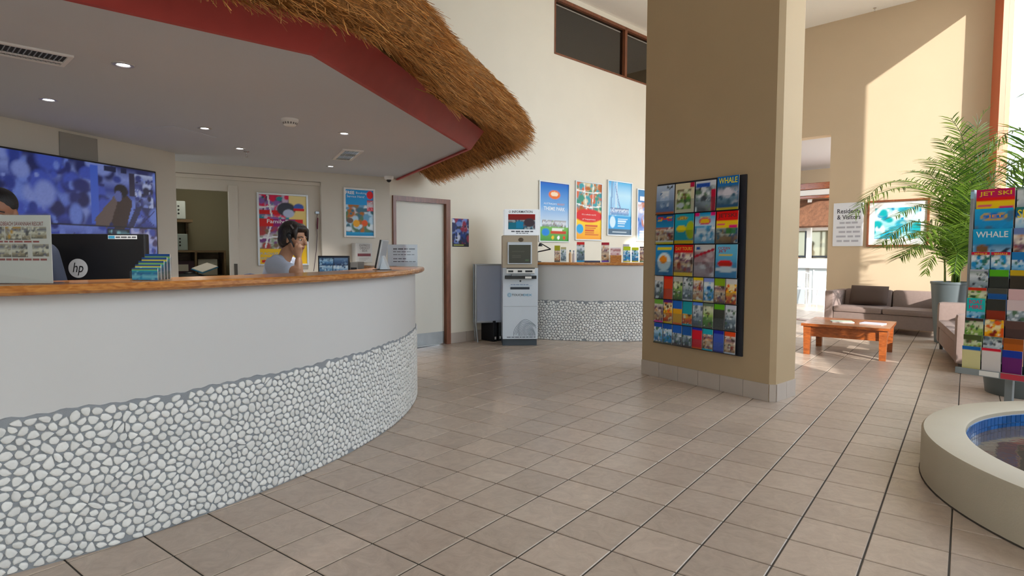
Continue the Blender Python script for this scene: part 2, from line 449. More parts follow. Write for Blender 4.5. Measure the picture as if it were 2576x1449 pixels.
def tile_geo(mb, x, y, M=None):
    h = TILE / 2 - 0.0038; k = h - 0.003
    base = [(-h, -h, -0.008), (h, -h, -0.008), (h, h, -0.008), (-h, h, -0.008), (-h, -h, -0.0025), (h, -h, -0.0025), (h, h, -0.0025), (-h, h, -0.0025), (-k, -k, 0), (k, -k, 0), (k, k, 0), (-k, k, 0)]
    vs = [(x + p[0] * TX[0] + p[1] * TY[0], y + p[0] * TX[1] + p[1] * TY[1], p[2]) for p in base]
    fs = [(i, (i + 1) % 4, 4 + (i + 1) % 4, 4 + i) for i in range(4)] + [(4 + i, 4 + (i + 1) % 4, 8 + (i + 1) % 4, 8 + i) for i in range(4)] + [(8, 9, 10, 11)]
    mb.add(vs, fs)
cells = []
for i in range(-45, 60):
    for j in range(-45, 60):
        c = T0 + TX * (i + 0.5) * TILE + TY * (j + 0.5) * TILE
        if not inpoly(c, FLOORPOLY): continue
        q = [(*(c + TX * sx * 0.15 + TY * sy * 0.15), 0) for sx, sy in ((-1, -1), (1, -1), (1, 1), (-1, 1))]
        area = 0
        if c[1] > 0.8:
            pp = [project(p) for p in q]; cx = sum(p[0] for p in pp) / 4; cy = sum(p[1] for p in pp) / 4
            if -60 < cx < 2640 and cy < 1500:
                area = abs(sum(pp[k][0] * pp[(k + 1) % 4][1] - pp[(k + 1) % 4][0] * pp[k][1] for k in range(4))) / 2
                # behind the counter nothing of the floor shows
                if cx < 1035 and c[0] < -1.1 and c[1] > 2.2 and (c[0] + 2.07) < (c[1] - 2.385) * 0.85 - 0.35: area = 0
        cells.append((area, c))
cells.sort(key=lambda t: -t[0])
mb = MB(); tile_geo(mb, 0, 0); t_me = None
for k, (a, c) in enumerate(cells[:300]):
    if t_me is None:
        o = mb.build('tile', TILEM, fl); t_me = o.data
    else:
        o = bpy.data.objects.new('tile', t_me); COL.objects.link(o); o.parent = fl
    o.location = (c[0], c[1], 0)
mb = MB()
for a, c in cells[300:]: tile_geo(mb, c[0], c[1])
tag(mb.build('tile_field', TILEM, fl), 'beige floor tiles farther off', kind='stuff')

# ---- outside ground and an added, unseen wall that keeps the sun off the entrance
gm = mat('paving', 'b9b2a6', 0.8, var=0.08, vscale=1)
struct(MB().box(-40, 40, -40, 40, -0.5, -0.26).build('ground', gm))
struct(MB().box(-26, 11.6, -33, -30, -0.26, 16).build('wall_sun_blocker', mat('sun_blocker_render', 'd9d5cd', 0.9)))

# ---- ceiling
cm = MB().prism(POLY, HC, HC + 0.15).build('ceiling', CEIL, fix=True); struct(cm)

# ---- back wall with door opening and high window
d_l, d_top = BACK.px(986, 492); d_r, _ = BACK.px(1130, 502); d_top = 2.08
w_l, w_b = BACK.px(1394, 135); w_t = 5.585
w_m, _ = BACK.px(1571, 150)
wall_back = plane_wall('wall_back', BACK, CREAM, -0.985, XC, 0, HC, [(d_l, d_r, -1, d_top), (w_l, 6.4, w_b, w_t)])
plane_wall('wall_upper', BACK, CREAM, -6.6, -0.985, ZS + 0.06, HC)
# ---- right (tan) wall with the passage
p_r = RIGHTP.px(2089, 400)[0]
plane_wall('wall_right', RIGHTP, TAN, 0, RIGHTP.along(W0) + 0.02, 0, HC, [(0.9, p_r, -1, 3.585)], 0.28)
# ---- window wall
WIN = [(0.03, 1.95, 0.06, 5.62), (2.75, 5.4, 0.95, 5.62), (5.45, 7.7, 1.2, 5.62), (7.75, 9.5, 1.9, 5.62)]
plane_wall('wall_window', GLAZED, TAN, 0, 10.0, 0, HC, WIN, 0.16)
RW = mat('orange_window_frame', 'c9663f', 0.45)
for k, (a, b, p, q) in enumerate(WIN):
    r = thing('window_%d' % (k + 2), None, None, (*GLAZED.o, 0), GLAZED.rot); struct(r)
    fr = MB()
    f = 0.07
    fr.box(a, a + (0.30 if k == 0 else f), -0.02, 0.12, p, q); fr.box(b - f, b, -0.02, 0.12, p, q); fr.box(a + f, b - f, -0.02, 0.12, p, p + f); fr.box(a + f, b - f, -0.02, 0.12, q - f, q)
    fr.build('window_frame', RW, r)
    MB().box(a + (0.30 if k == 0 else f), b - f, 0.05, 0.056, p + f, q - f).build('pane', GLASS, r)
# ---- entrance side and left side (behind the camera)
EN = Plane((4.5, -4.0), (-1, 0))
plane_wall('wall_entrance', EN, CREAM, 0, 10.1, 0, HC, [(2.8, 7.37, 0.05, 5.55)])
we = thing('window_6', None, None, (4.5, -4.0, 0), EN.rot); struct(we)
fr = MB()
for x in (2.8, 5.05, 7.3): fr.box(x, x + 0.07, 0, 0.12, 0.05, 5.55)
fr.box(2.8, 7.37, 0, 0.12, 2.5, 2.57); fr.build('window_frame', RW, we)
for x in (2.87, 5.12): 
    MB().box(x, x + 2.17, 0.05, 0.056, 0.05, 2.5).build('pane', GLASS, we); MB().box(x, x + 2.17, 0.05, 0.056, 2.57, 5.55).build('pane', GLASS, we)
sv = Plane(GLAZED.pt(10.0), (4.5 - GLAZED.pt(10.0)[0], -4.0 - GLAZED.pt(10.0)[1]))
plane_wall('wall_side', sv, CREAM, 0, float(np.hypot(4.5 - GLAZED.pt(10.0)[0], -4.0 - GLAZED.pt(10.0)[1])), 0, HC)
struct(MB().box(-5.8, -5.6, -4.2, 4.3, 0, HC).build('wall_left', CREAM))

# ---- high window in the back wall: timber frame, glass, venetian blind, dark room behind
hw = thing('window_1', None, None, (*BACK.o, 0), BACK.rot); struct(hw)
fr = MB(); f = 0.055
x1 = 6.4
fr.box(w_l, w_l + 0.03, -0.01, 0.1, w_b, w_t); fr.box(w_l, x1, -0.01, 0.1, w_t - f, w_t); fr.box(w_l, x1, -0.01, 0.1, w_b, w_b + 0.03)
fr.box(w_m, w_m + 0.07, -0.01, 0.1, w_b, w_t)
fr.box(w_m + 1.75, w_m + 1.82, -0.01, 0.1, w_b, w_t)
fr.build('window_frame', FRAMEW, hw)
HG = glass_mat('tinted_glass', '8a8076', 0.12)
for a, b in ((w_l + 0.03, w_m), (w_m + 0.07, w_m + 1.75)): MB().box(a, b, 0.05, 0.055, w_b + 0.03, w_t - f).build('pane', HG, hw)
sl = MB(); SLAT = mat('blind_slat', '7d746a', 0.5)
z = w_b + 0.04
while z < w_t - f:
    sl.add([(w_l + 0.04, 0.10, z), (w_m + 1.74, 0.10, z), (w_m + 1.74, 0.118, z + 0.018), (w_l + 0.04, 0.118, z + 0.018)], [(0, 1, 2, 3)]); z += 0.030
tag(sl.build('blind_slats', SLAT, hw), 'brown venetian blind slats', kind='stuff')
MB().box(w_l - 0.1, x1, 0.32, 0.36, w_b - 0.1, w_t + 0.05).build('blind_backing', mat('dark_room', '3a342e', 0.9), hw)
GL_ = mat('lamp_glow', 'fff3dd', 0.4, emit='ffe9c4', es=1.5)

# ---- door in the back wall
door = thing('door_1', None, None, (*BACK.o, 0), BACK.rot); struct(door)
fr = MB(); fr.box(d_l, d_l + 0.045, -0.03, 0.14, 0, d_top).box(d_r - 0.075, d_r, -0.03, 0.14, 0, d_top).box(d_l + 0.045, d_r - 0.075, -0.03, 0.14, d_top - 0.065, d_top)
fr.build('door_frame', FRAMEW, door)
DOORM = mat('door_paint', 'e2dfd4', 0.6)
MB().box(d_l + 0.047, d_r - 0.077, 0.03, 0.07, 0.012, d_top - 0.067).build('door_leaf', DOORM, door)
MB().box(d_l + 0.05, d_r - 0.08, 0.024, 0.03, 0.015, 0.19).build('kick_plate', mat('kick_plate', 'a9adae', 0.35, metal=0.7, var=0.1), door)
# ---- skirting tiles
bs = thing('baseboard_back', None, None, (*BACK.o, 0), BACK.rot); struct(bs)
for k in range(9):
    a = d_r + 0.004 + k * 0.3; MB().bbox(a, a + 0.296, -0.012, 0.0, 0.001, 0.155, 0.002).build('skirting_tile', SKIRT, bs)
bs = thing('baseboard_right', None, None, (*RIGHTP.o, 0), RIGHTP.rot); struct(bs)
for k in range(8):
    a = p_r + 0.003 + k * 0.3; MB().bbox(a, a + 0.296, -0.012, 0.0, 0.001, 0.14, 0.002).build('skirting_tile', SKIRT, bs)

# ---- pillar
P0 = np.array([1.436, 6.569]); P1 = np.array([2.321, 5.265]); P2 = np.array([2.644, 5.557]); P3 = P0 + (P2 - P1)
e = (P0 - P1) / np.linalg.norm(P0 - P1); g = (P2 - P1) / np.linalg.norm(P2 - P1)
pil = MB().prism([P0, P1 + e * 0.045, P1 + g * 0.045, P2, P3], 0, HC).build('pillar', PILLAR, fix=True); struct(pil)
bp_ = thing('baseboard_pillar', None, None, (0, 0, 0)); struct(bp_)
def skirting_run(A, B, h, n, parent):
    A = np.array(A); B = np.array(B); L = np.linalg.norm(B - A); d = (B - A) / L; nn = np.array([d[1], -d[0]])
    for k in range(n):
        a = A + d * (L * k / n + 0.002); b = A + d * (L * (k + 1) / n - 0.002)
        MB().prism([a, b, b + nn * 0.012, a + nn * 0.012], 0.001, h).build('skirting_tile', SKIRT, parent, fix=True)
skirting_run(P0, P1 + e * 0.045, 0.155, 6, bp_); skirting_run(P1 + e * 0.045, P1 + g * 0.045, 0.155, 1, bp_); skirting_run(P1 + g * 0.045, P2, 0.155, 2, bp_)

# ---- reception walls
SO_L, _ = RECEP.px(446, 480); SO_R, _ = RECEP.px(577, 480); SO_T = RECEP.px(500, 476)[1]
RL = float(np.linalg.norm(BK1 - BK0))
rx0 = RECEP.px(440, 440)[0]; rx1, rzt = RECEP.px(808, 463)
plane_wall('wall_reception', RECEP, OFFW, -1.0, RL, 0, ZS, [(rx0 - 0.6, rx1, -1, 2.19)], 0.06)
rc = plane_wall('wall_recess', RECEP, OFFW, -1.0, RL, 0, ZS, [(SO_L - 0.35, SO_R, -1, SO_T)], 0.05); rc.location = (*RECEP.pt(0, 0.06), 0)
TVL = TVP.along((-3.374, 6.074))
plane_wall('wall_screen_side', TVP, OFFW, -5.2, TVL, 0, ZS, (), 0.12)

# ================================================================== CANOPY over the reception
S0 = np.array([-4.08, 0.27]); S1 = np.array([-0.959, 2.993]); S2 = np.array([-0.386, 5.68]); S3 = np.array([-1.534, 8.10])
can = thing('reception_canopy', 'thatched canopy with dark red fascia over the reception desk', 'canopy', (0, 0, 0))
MB().prism([S0, S1, S2, S3, BK1, (-3.9, 6.45), (-5.5, 3.0), (-5.5, 0.27)], ZS, ZS + 0.03).build('soffit', SOFF, can, fix=True)
line = [S0, S1, S2, S3]
nor = []
for a, b in zip(line, line[1:]):
    d = (b - a) / np.linalg.norm(b - a); nor.append(np.array([d[1], -d[0]]))
mit = [nor[0]] + [(nor[i] + nor[i + 1]) / (1 + nor[i] @ nor[i + 1]) for i in range(2)] + [nor[2]]
FT, FZ0, FZ1 = 0.115, 2.285, 2.455
for i in range(3):
    fb = MB()
    P = []
    for k in (i, i + 1):
        for o_, z_ in ((0.0, FZ0), (FT, FZ1), (FT - 0.03, FZ1), (-0.03, FZ0)):
            q = line[k] + mit[k] * o_; P.append((q[0], q[1], z_))
    fb.add(P, [(0, 4, 5, 1), (1, 5, 6, 2), (2, 6, 7, 3), (3, 7, 4, 0), (0, 1, 2, 3), (4, 7, 6, 5)])
    fb.build('fascia_board', REDF, can, fix=True)
# thatch body: profile swept along the eave
ev = np.array([line[0] - (line[1] - line[0]) * 0.1] + line[1:3] + [line[3] + (line[3] - line[2]) * 0.02])
dense = resample(np.array([line[0], line[1], line[2], line[3]]), 0.06)
# soften corners of the eave line
sm = dense.copy()
for _ in range(40): sm[1:-1] = 0.25 * sm[:-2] + 0.5 * sm[1:-1] + 0.25 * sm[2:]
nn_ = normals2(sm)
NP = len(sm)
rt = np.random.default_rng(3)
lump = np.convolve(rt.normal(0, 1, NP + 24), np.ones(12) / 12, 'valid')[:NP] * 0.05
lump -= 0.07 * np.exp(-((sm[:, 1] - 3.85) / 0.4) ** 2) * (sm[:, 0] > -1.2); lump += 0.05 * np.exp(-((sm[:, 1] - 5.7) / 0.35) ** 2)
prof = [(0.02, 2.58), (0.125, 2.505), (0.24, 2.455), (0.36, 2.38), (0.46, 2.30), (0.53, 2.33), (0.56, 2.42), (0.54, 2.52), (0.42, 2.66), (0.1, 3.0), (-0.6, 3.7)]
def thatch_pt(i, o_, z_):
    k = lump[i] * min(1, max(0, o_ / 0.4)); q = sm[i] + nn_[i] * (o_ + k); return (q[0], q[1], z_ + 0.5 * k)
vs = [thatch_pt(i, *p) for i in range(NP) for p in prof]; m_ = len(prof)
tb = MB().add(vs, [(i * m_ + k, (i + 1) * m_ + k, (i + 1) * m_ + k + 1, i * m_ + k + 1) for i in range(NP - 1) for k in range(m_ - 1)])
STRAW = mat('thatch_straw', 'c08748', 0.7, island=0.5)
tb.build('thatch_layer', mat('thatch_core', '84551f', 0.9, var=0.4, vscale=40, bump=0.8, bscale=50), can, fix=True)
def straw_mesh(count, seed):
    r = np.random.default_rng(seed)
    pl_ = np.array(prof); seg = np.linalg.norm(np.diff(pl_, axis=0), axis=1); wts = seg.copy(); wts[8:] = 0.15; wts[:1] = 0; wts /= wts.sum()
    # more straws where the eave is near
    iw = 1.0 / np.maximum(1.2, np.linalg.norm(sm, axis=1)) ; iw = iw[:-1]; iw[:int(NP * 0.18)] *= 0.3; iw /= iw.sum()
    I = r.choice(NP - 1, count, p=iw); K = r.choice(len(seg), count, p=wts); t = r.random(count); q = r.random(count)
    base = np.zeros((count, 3))
    O = pl_[K, 0] * (1 - t) + pl_[K + 1, 0] * t; Z = pl_[K, 1] * (1 - t) + pl_[K + 1, 1] * t
    kk = lump[I] * np.clip(O / 0.4, 0, 1)
    S = sm[I] * (1 - q)[:, None] + sm[I + 1] * q[:, None]; Nn = nn_[I]
    base[:, :2] = S + Nn * (O + kk)[:, None]; base[:, 2] = Z + 0.5 * kk
    tan_ = np.stack([-Nn[:, 1], Nn[:, 0]], -1)
    out = r.uniform(0.55, 1.0, count); dn = np.where(K >= 6, r.uniform(0.35, 0.8, count), r.uniform(0.2, 0.75, count)); sd = r.normal(0.18, 0.34, count)
    D = np.zeros((count, 3)); D[:, :2] = Nn * out[:, None] + tan_ * sd[:, None]; D[:, 2] = -dn
    D /= np.linalg.norm(D, axis=1)[:, None]
    ln = r.uniform(0.06, 0.20, count) * np.where(r.random(count) < 0.06, 1.5, 1.0); wd = r.uniform(0.0016, 0.0038, count)
    up = np.array([0, 0, 1.0]); sx = np.cross(D, up + r.normal(0, 0.6, (count, 3))); sx /= np.linalg.norm(sx, axis=1)[:, None]
    b0 = base - D * (ln * np.where(K < 3, 0.1, 0.5))[:, None]; tip = base + D * (ln * 0.55)[:, None]; tip[:, 2] -= ln * 0.08
    # lift the ends a little off the surface
    low = np.where(K < 4, -0.012, 0.0); tip[:, 2] += low
    V = np.stack([b0 - sx * wd[:, None], b0 + sx * wd[:, None], tip + sx * wd[:, None] * 0.4, tip - sx * wd[:, None] * 0.4], 1).reshape(-1, 3)
    F = np.arange(count * 4).reshape(-1, 4)
    return V, F
V, F = straw_mesh(46000, 11)
me = bpy.data.meshes.new('straw'); me.from_pydata(V.tolist(), [], F.tolist()); me.materials.append(STRAW)
o = bpy.data.objects.new('straw', me); COL.objects.link(o); o.parent = can; tag(o, 'loose golden thatching straw', kind='stuff')
# small white fitting hanging under the thatch
fit = thing('small_sensor', 'small white sensor hanging under the thatch edge on the fascia', 'sensor', tuple(at_y(866, 78, 3.13)))
MB().cyl((0, 0, -0.028), (0, 0, 0.012), 0.012, n=14).build('sensor_body', WHITE, fit, smooth=True)
MB().cyl((0, 0, 0.012), (0, 0, 0.05), 0.003, n=8).build('stem', GREYM, fit)

# ---- ceiling fittings
def ceil_at(px, py, z=ZS): p = at_z(px, py, z); return (p[0], p[1], z)
LENS = mat('downlight_lens', 'ffffff', 0.3, emit='f4f7ff', es=14.0)
RING = mat('downlight_ring', 'c9c6c2', 0.3, metal=0.6)
DL = [(310, 162, 'nearest the linear air grille'), (122, 250, 'above the wall television'), (515, 322, 'beside the soffit hatch'), (603, 373, 'next to the sprinkler'), (866, 335, 'between smoke alarm and fascia'), (832, 418, 'beside the square louvred light')]
for px_, py_, w_ in DL:
    d = thing('downlight', 'small lit round downlight in the grey soffit ' + w_, 'downlight', ceil_at(px_, py_), 0, 'soffit downlights')
    MB().lathe([(0.030, -0.001), (0.034, -0.006), (0.050, -0.005), (0.053, -0.001), (0.053, 0.0)], 24).build('trim_ring', RING, d, smooth=True)
    MB().lathe([(0.0, -0.004), (0.026, -0.003), (0.030, 0.0)], 20).build('lens', LENS, d)
    ld = bpy.data.lights.new('downlight_lamp', 'SPOT'); ld.energy = 58; ld.spot_size = math.radians(75); ld.spot_blend = 0.6; ld.shadow_soft_size = 0.03; ld.color = (1, 0.96, 0.9)
    lo = bpy.data.objects.new('downlight_lamp', ld); COL.objects.link(lo); lo.parent = d; lo.location = (0, 0, -0.02)
sd = thing('smoke_alarm', 'round white smoke alarm on the grey soffit', 'smoke alarm', ceil_at(729, 300))
MB().lathe([(0.0, -0.05), (0.036, -0.05), (0.044, -0.044), (0.056, -0.018), (0.062, -0.016), (0.064, 0.0)], 28).build('alarm_body', WHITE, sd, smooth=True)
sl = MB()
for k in range(16):
    t = k * math.pi / 8; sl.add([(0.047 * math.cos(t), 0.047 * math.sin(t), -0.040), (0.047 * math.cos(t + .22), 0.047 * math.sin(t + .22), -0.040), (0.0535 * math.cos(t + .22), 0.0535 * math.sin(t + .22), -0.026), (0.0535 * math.cos(t), 0.0535 * math.sin(t), -0.026)], [(0, 1, 2, 3)])
sl.build('alarm_slots', mat('alarm_slot', '77726c', 0.8), sd)
def sprinkler(name, label, loc):
    s_ = thing(name, label, 'sprinkler', loc)
    MB().lathe([(0.028, 0.0), (0.028, -0.004), (0.008, -0.010), (0.007, -0.03)], 20).build('escutcheon', CHROME, s_, smooth=True)
    a = MB(); a.tube([(-0.007, 0, -0.028), (-0.012, 0, -0.042), (0, 0, -0.058)], 0.002, 6); a.tube([(0.007, 0, -0.028), (0.012, 0, -0.042), (0, 0, -0.058)], 0.002, 6); a.build('frame_arms', CHROME, s_)
    MB().cyl((0, 0, -0.058), (0, 0, -0.060), 0.014, n=14).build('deflector', CHROME, s_); return s_
sprinkler('sprinkler', 'small chrome sprinkler head under the grey soffit', ceil_at(620, 381))
# square louvred light
A, B = np.array(ceil_at(861, 373)), np.array(ceil_at(915, 377)); Cc = np.array(ceil_at(836, 400))
vx = (B - A)[:2]; L1 = np.linalg.norm(vx); L2 = np.linalg.norm((Cc - A)[:2])
lv = thing('louvred_light', 'square recessed louvred light panel with two lit rows in the soffit', 'ceiling light', tuple((B + Cc) / 2), math.atan2(vx[1], vx[0]))
hx, hy = L1 / 2, L2 / 2 * 0.92
fr = MB().box(-hx, hx, -hy, -hy + 0.03, -0.012, 0).box(-hx, hx, hy - 0.03, hy, -0.012, 0).box(-hx, -hx + 0.03, -hy + 0.03, hy - 0.03, -0.012, 0).box(hx - 0.03, hx, -hy + 0.03, hy - 0.03, -0.012, 0); fr.build('light_frame', WHITE, lv)
lt = mat('louvre_tube', 'cfdcea', 0.4, emit='dce8f6', es=1.5)
for s_ in (-1, 1): MB().box(-hx + 0.035, hx - 0.035, s_ * hy * 0.45 - hy * 0.2, s_ * hy * 0.45 + hy * 0.2, -0.002, 0).build('tube_tray', lt, lv)
for k in range(9):
    x = -hx + 0.035 + (2 * hx - 0.07) * (k + 0.5) / 9; MB().box(x - 0.004, x + 0.004, -hy + 0.03, hy - 0.03, -0.011, -0.002).build('louvre_blade', GREYP, lv)
MB().box(-hx + 0.03, hx - 0.03, -0.012, 0.012, -0.012, -0.001).build('centre_bar', GREYP, lv)
# linear grille
A, B = np.array(ceil_at(-60, 94)), np.array(ceil_at(184, 142)); vx = (B - A)[:2]; L1 = float(np.linalg.norm(vx)); D_ = np.array(ceil_at(160, 162)); wdt = float(abs((D_ - B)[:2] @ np.array([-vx[1], vx[0]]) / L1))
gr = thing('air_grille', 'long white linear air grille with fine slats in the soffit', 'air grille', tuple(A), math.atan2(vx[1], vx[0]))
fr = MB().box(0, L1, -0.02, 0.0, -0.010, 0).box(0, L1, wdt, wdt + 0.02, -0.010, 0).box(L1 - 0.02, L1, 0, wdt, -0.010, 0).box(0, 0.02, 0, wdt, -0.01, 0); fr.build('grille_frame', WHITE, gr)
MB().box(0.02, L1 - 0.02, 0, wdt, -0.002, 0).build('duct_opening', mat('duct_dark', '2c2f34', 0.8), gr)
sl = MB(); nb_ = int(L1 / 0.022)
for k in range(nb_): x = 0.02 + (L1 - 0.04) * k / nb_; sl.box(x, x + 0.004, 0, wdt, -0.006, -0.002)
tag(sl.build('grille_blades', GREYP, gr), 'fine crosswise grille blades', kind='stuff'); MB().box(0.02, L1 - 0.02, wdt * 0.72, wdt * 0.80, -0.009, -0.002).build('grille_bar', WHITE, gr)
# hatch
H4 = [at_z(x, y, ZS)[:2] for x, y in ((345, 322), (440, 316), (545, 345), (440, 352))]
hp = MB().prism(H4, ZS - 0.006, ZS - 0.0005).build('soffit_hatch', SOFF, None, fix=True); tag(hp, 'flush grey access hatch panel in the soffit beside the wall corner', 'hatch')
# dome camera
dc = thing('dome_camera', 'white dome security camera with black lens under the soffit', 'camera', tuple(np.array(ceil_at(969, 447))))
dc.location = (*RECEP.pt(RECEP.px(969, 450)[0], -0.12), ZS)
MB().lathe([(0.0, -0.045), (0.040, -0.045), (0.056, -0.035), (0.060, -0.02), (0.060, 0)], 24).build('camera_base', WHITE, dc, smooth=True)
MB().ell((0, 0, -0.048), (0.032, 0.032, 0.030), 18, 10).build('dome', BLACK, dc, smooth=True)

# ================================================================== COUNTERS
def voronoi_pebbles(L, H, spacing, seed, topw):
    """cells of a jittered hexagonal field on a strip: list of (centre, polygon)"""
    r = np.random.default_rng(seed); pts = []
    row = 0; nr = int(round(H / (spacing * 0.76))); rh = H / nr; z = -rh * 0.5
    while z < H + rh:
        x = -spacing * (0.5 if row % 2 else 0.0)
        while x < L + spacing:
            pts.append((x + r.normal(0, spacing * 0.20), z + r.normal(0, spacing * 0.15))); x += spacing
        z += rh; row += 1
    pts = np.array(pts); cell = spacing * 2.2; grid = {}
    for i, p in enumerate(pts): grid.setdefault((int(p[0] // cell), int(p[1] // cell)), []).append(i)
    out = []
    for i, p in enumerate(pts):
        top = H + topw(p[0])
        if p[0] < 0 or p[0] > L or p[1] < spacing * 0.15 or p[1] > top - spacing * 0.15: continue
        gx, gy = int(p[0] // cell), int(p[1] // cell)
        nb = [j for a in (-1, 0, 1) for b in (-1, 0, 1) for j in grid.get((gx + a, gy + b), []) if j != i]
        d = pts[nb] - p; o_ = np.argsort((d ** 2).sum(1))[:14]
        poly = [(-spacing, -spacing), (spacing, -spacing), (spacing, spacing), (-spacing, spacing)]
        cuts = [(d[k] / np.linalg.norm(d[k]), np.linalg.norm(d[k]) / 2 - spacing * 0.048) for k in o_] + [(np.array([0, -1.0]), p[1] - 0.004), (np.array([0, 1.0]), top - p[1] - 0.002)]
        for n, c in cuts:
            new = []
            for a, b in zip(poly, poly[1:] + poly[:1]):
                da = a[0] * n[0] + a[1] * n[1] - c; db = b[0] * n[0] + b[1] * n[1] - c
                if da <= 0: new.append(a)
                if (da < 0 < db) or (db < 0 < da):
                    t = da / (da - db); new.append((a[0] + (b[0] - a[0]) * t, a[1] + (b[1] - a[1]) * t))
            poly = new
            if len(poly) < 3: break
        if len(poly) < 3: continue
        for it in range(3):
            q = []; w_ = (0.66, 0.75, 0.75)[it]
            for a, b in zip(poly, poly[1:] + poly[:1]):
                q += [(w_ * a[0] + (1 - w_) * b[0], w_ * a[1] + (1 - w_) * b[1]), ((1 - w_) * a[0] + w_ * b[0], (1 - w_) * a[1] + w_ * b[1])]
            poly = q
        P = np.array(poly); 
        k = np.linspace(0, len(P), 13)[:-1].astype(int); P = P[k]
        if np.ptp(P[:, 0]) < spacing * 0.3 or np.ptp(P[:, 1]) < spacing * 0.25: continue
        out.append((p, P))
    return out
class Curve2:
    def __init__(s, P):
        s.P = P; s.N = normals2(P); s.L = np.concatenate([[0], np.cumsum(np.linalg.norm(np.diff(P, axis=0), axis=1))])
    def at(s, u):
        u = np.asarray(u); p = np.stack([np.interp(u, s.L, s.P[:, k]) for k in (0, 1)], -1); n = np.stack([np.interp(u, s.L, s.N[:, k]) for k in (0, 1)], -1)
        return p, n / np.linalg.norm(n, axis=-1, keepdims=True)
def sweep(curve, prof, closed=True, i0=0, i1=None, taper=None):
    """profile (offset outward, z) swept along the curve; closed ring profile"""
    P = curve.P[i0:i1]; N = curve.N[i0:i1]; m = len(prof); vs = []
    for p, n in zip(P, N):
        for o_, z in prof: vs.append((p[0] + n[0] * o_, p[1] + n[1] * o_, z))
    fs = [(i * m + k, (i + 1) * m + k, (i + 1) * m + (k + 1) % m, i * m + (k + 1) % m) for i in range(len(P) - 1) for k in range(m if closed else m - 1)]
    if closed: fs += [tuple(range(m)), tuple(range((len(P) - 1) * m, len(P) * m))]
    return MB().add(vs, fs)
def pebbled_panel(curve, u0, u1, H, spacing, seed, owner, limit, wav):
    """grout skin with wavy top, and pebbles standing proud of it"""
    n = int((u1 - u0) / 0.02); U = np.linspace(u0, u1, n + 1); p, nn = curve.at(U); top = H + wav(U - u0) + 0.004
    vs = []
    for i in range(n + 1):
        a = p[i]; b = nn[i]
        for o_, z in ((0.001, 0.0), (0.007, 0.0), (0.007, top[i]), (0.001, top[i] + 0.004)): vs.append((a[0] + b[0] * o_, a[1] + b[1] * o_, z))
    MB().add(vs, [(i * 4 + k, (i + 1) * 4 + k, (i + 1) * 4 + k + 1, i * 4 + k + 1) for i in range(n) for k in range(3)]).build('pebble_grout', PGROUT, owner, fix=True)
    cells = voronoi_pebbles(u1 - u0, H, spacing, seed, wav); items = []
    for c, P in cells:
        m = len(P); ring = [(0.0, 0.006), (0.0, 0.0095), (0.14, 0.0130), (0.5, 0.0145)]
        q, _ = curve.at(np.array([u0 + c[0]])); pr = project((*q[0], c[1]))
        sz = (P.max(0) - P.min(0)).mean() / max(pr[2], 0.1) if (0 < pr[0] < 1045 or limit == 0) else 0
        V = []
        for s_, h in ring:
            uv = P * (1 - s_); a, b = curve.at(u0 + c[0] + uv[:, 0]); V += [(a[k][0] + b[k][0] * h, a[k][1] + b[k][1] * h, c[1] + uv[k, 1]) for k in range(m)]
        a, b = curve.at(np.array([u0 + c[0]])); V.append((a[0][0] + b[0][0] * 0.0149, a[0][1] + b[0][1] * 0.0149, c[1]))
        F = [(r * m + k, r * m + (k + 1) % m, (r + 1) * m + (k + 1) % m, (r + 1) * m + k) for r in range(3) for k in range(m)] + [(3 * m + k, 3 * m + (k + 1) % m, 4 * m) for k in range(m)]
        items.append((sz, V, F))
    items.sort(key=lambda t: -t[0])
    for sz, V, F in items[:limit]: MB().add(V, F).build('pebble', PEBBLE, owner, smooth=True, fix=True)
    rest = MB()
    for sz, V, F in items[limit:]: rest.add(V, F)
    tag(rest.build('pebble_field', PEBBLE, owner, smooth=True, fix=True), 'smaller looking white pebbles set in grey grout', kind='stuff')

CP = [(-4.05, 0.64), (-3.05, 1.52), (-2.069, 2.385), (-1.714, 2.733), (-1.388, 3.239), (-1.114, 3.80), (-0.937, 4.41), (-0.872, 4.95), (-0.885, 5.45), (-0.96, 5.85), (-1.12, 6.25), (-1.38, 6.6)]
C1 = Curve2(resample(catmull(CP, 24), 0.02))
DESKW = mat('counter_paint', 'c4c1bd', 0.7, var=0.015, vscale=1.5)
ctr = thing('reception_counter', 'long curved reception counter with timber top and white pebble plinth', 'counter', (0, 0, 0))
sweep(C1, [(0, 0), (0, 1.145), (-0.11, 1.145), (-0.11, 0)]).build('counter_wall', DESKW, ctr, smooth=True, fix=True)
sweep(C1, [(0.075, 1.150), (0.085, 1.160), (0.085, 1.178), (0.075, 1.187), (-0.36, 1.187), (-0.36, 1.146), (0.07, 1.146)]).build('counter_top', OAK, ctr, smooth=True, fix=True)
sweep(C1, [(-0.115, 0.73), (-0.115, 0.76), (-0.60, 0.76), (-0.60, 0.73)], i0=20, i1=-30).build('work_desk', mat('desk_laminate', 'a49a8e', 0.5), ctr, smooth=True, fix=True)
sweep(C1, [(-0.115, 0.0), (-0.115, 0.729), (-0.15, 0.729), (-0.15, 0.0)], i0=20, i1=-30).build('desk_support', DESKW, ctr, smooth=True, fix=True)
wv = lambda u: 0.004 * np.sin(u * 9.0) + 0.003 * np.sin(u * 23.0 + 1) + 0.004 * np.sin(u * 71 + 2)
uA = float(C1.L[np.argmin(np.linalg.norm(C1.P - np.array([-2.5, 2.0]), axis=1))]); uB = float(C1.L[-1]) - 0.02
pebbled_panel(C1, uA, uB, 0.640, 0.0445, 5, ctr, 300, wv)
pebbled_panel(C1, 0.02, uA, 0.640, 0.06, 6, ctr, 0, wv)

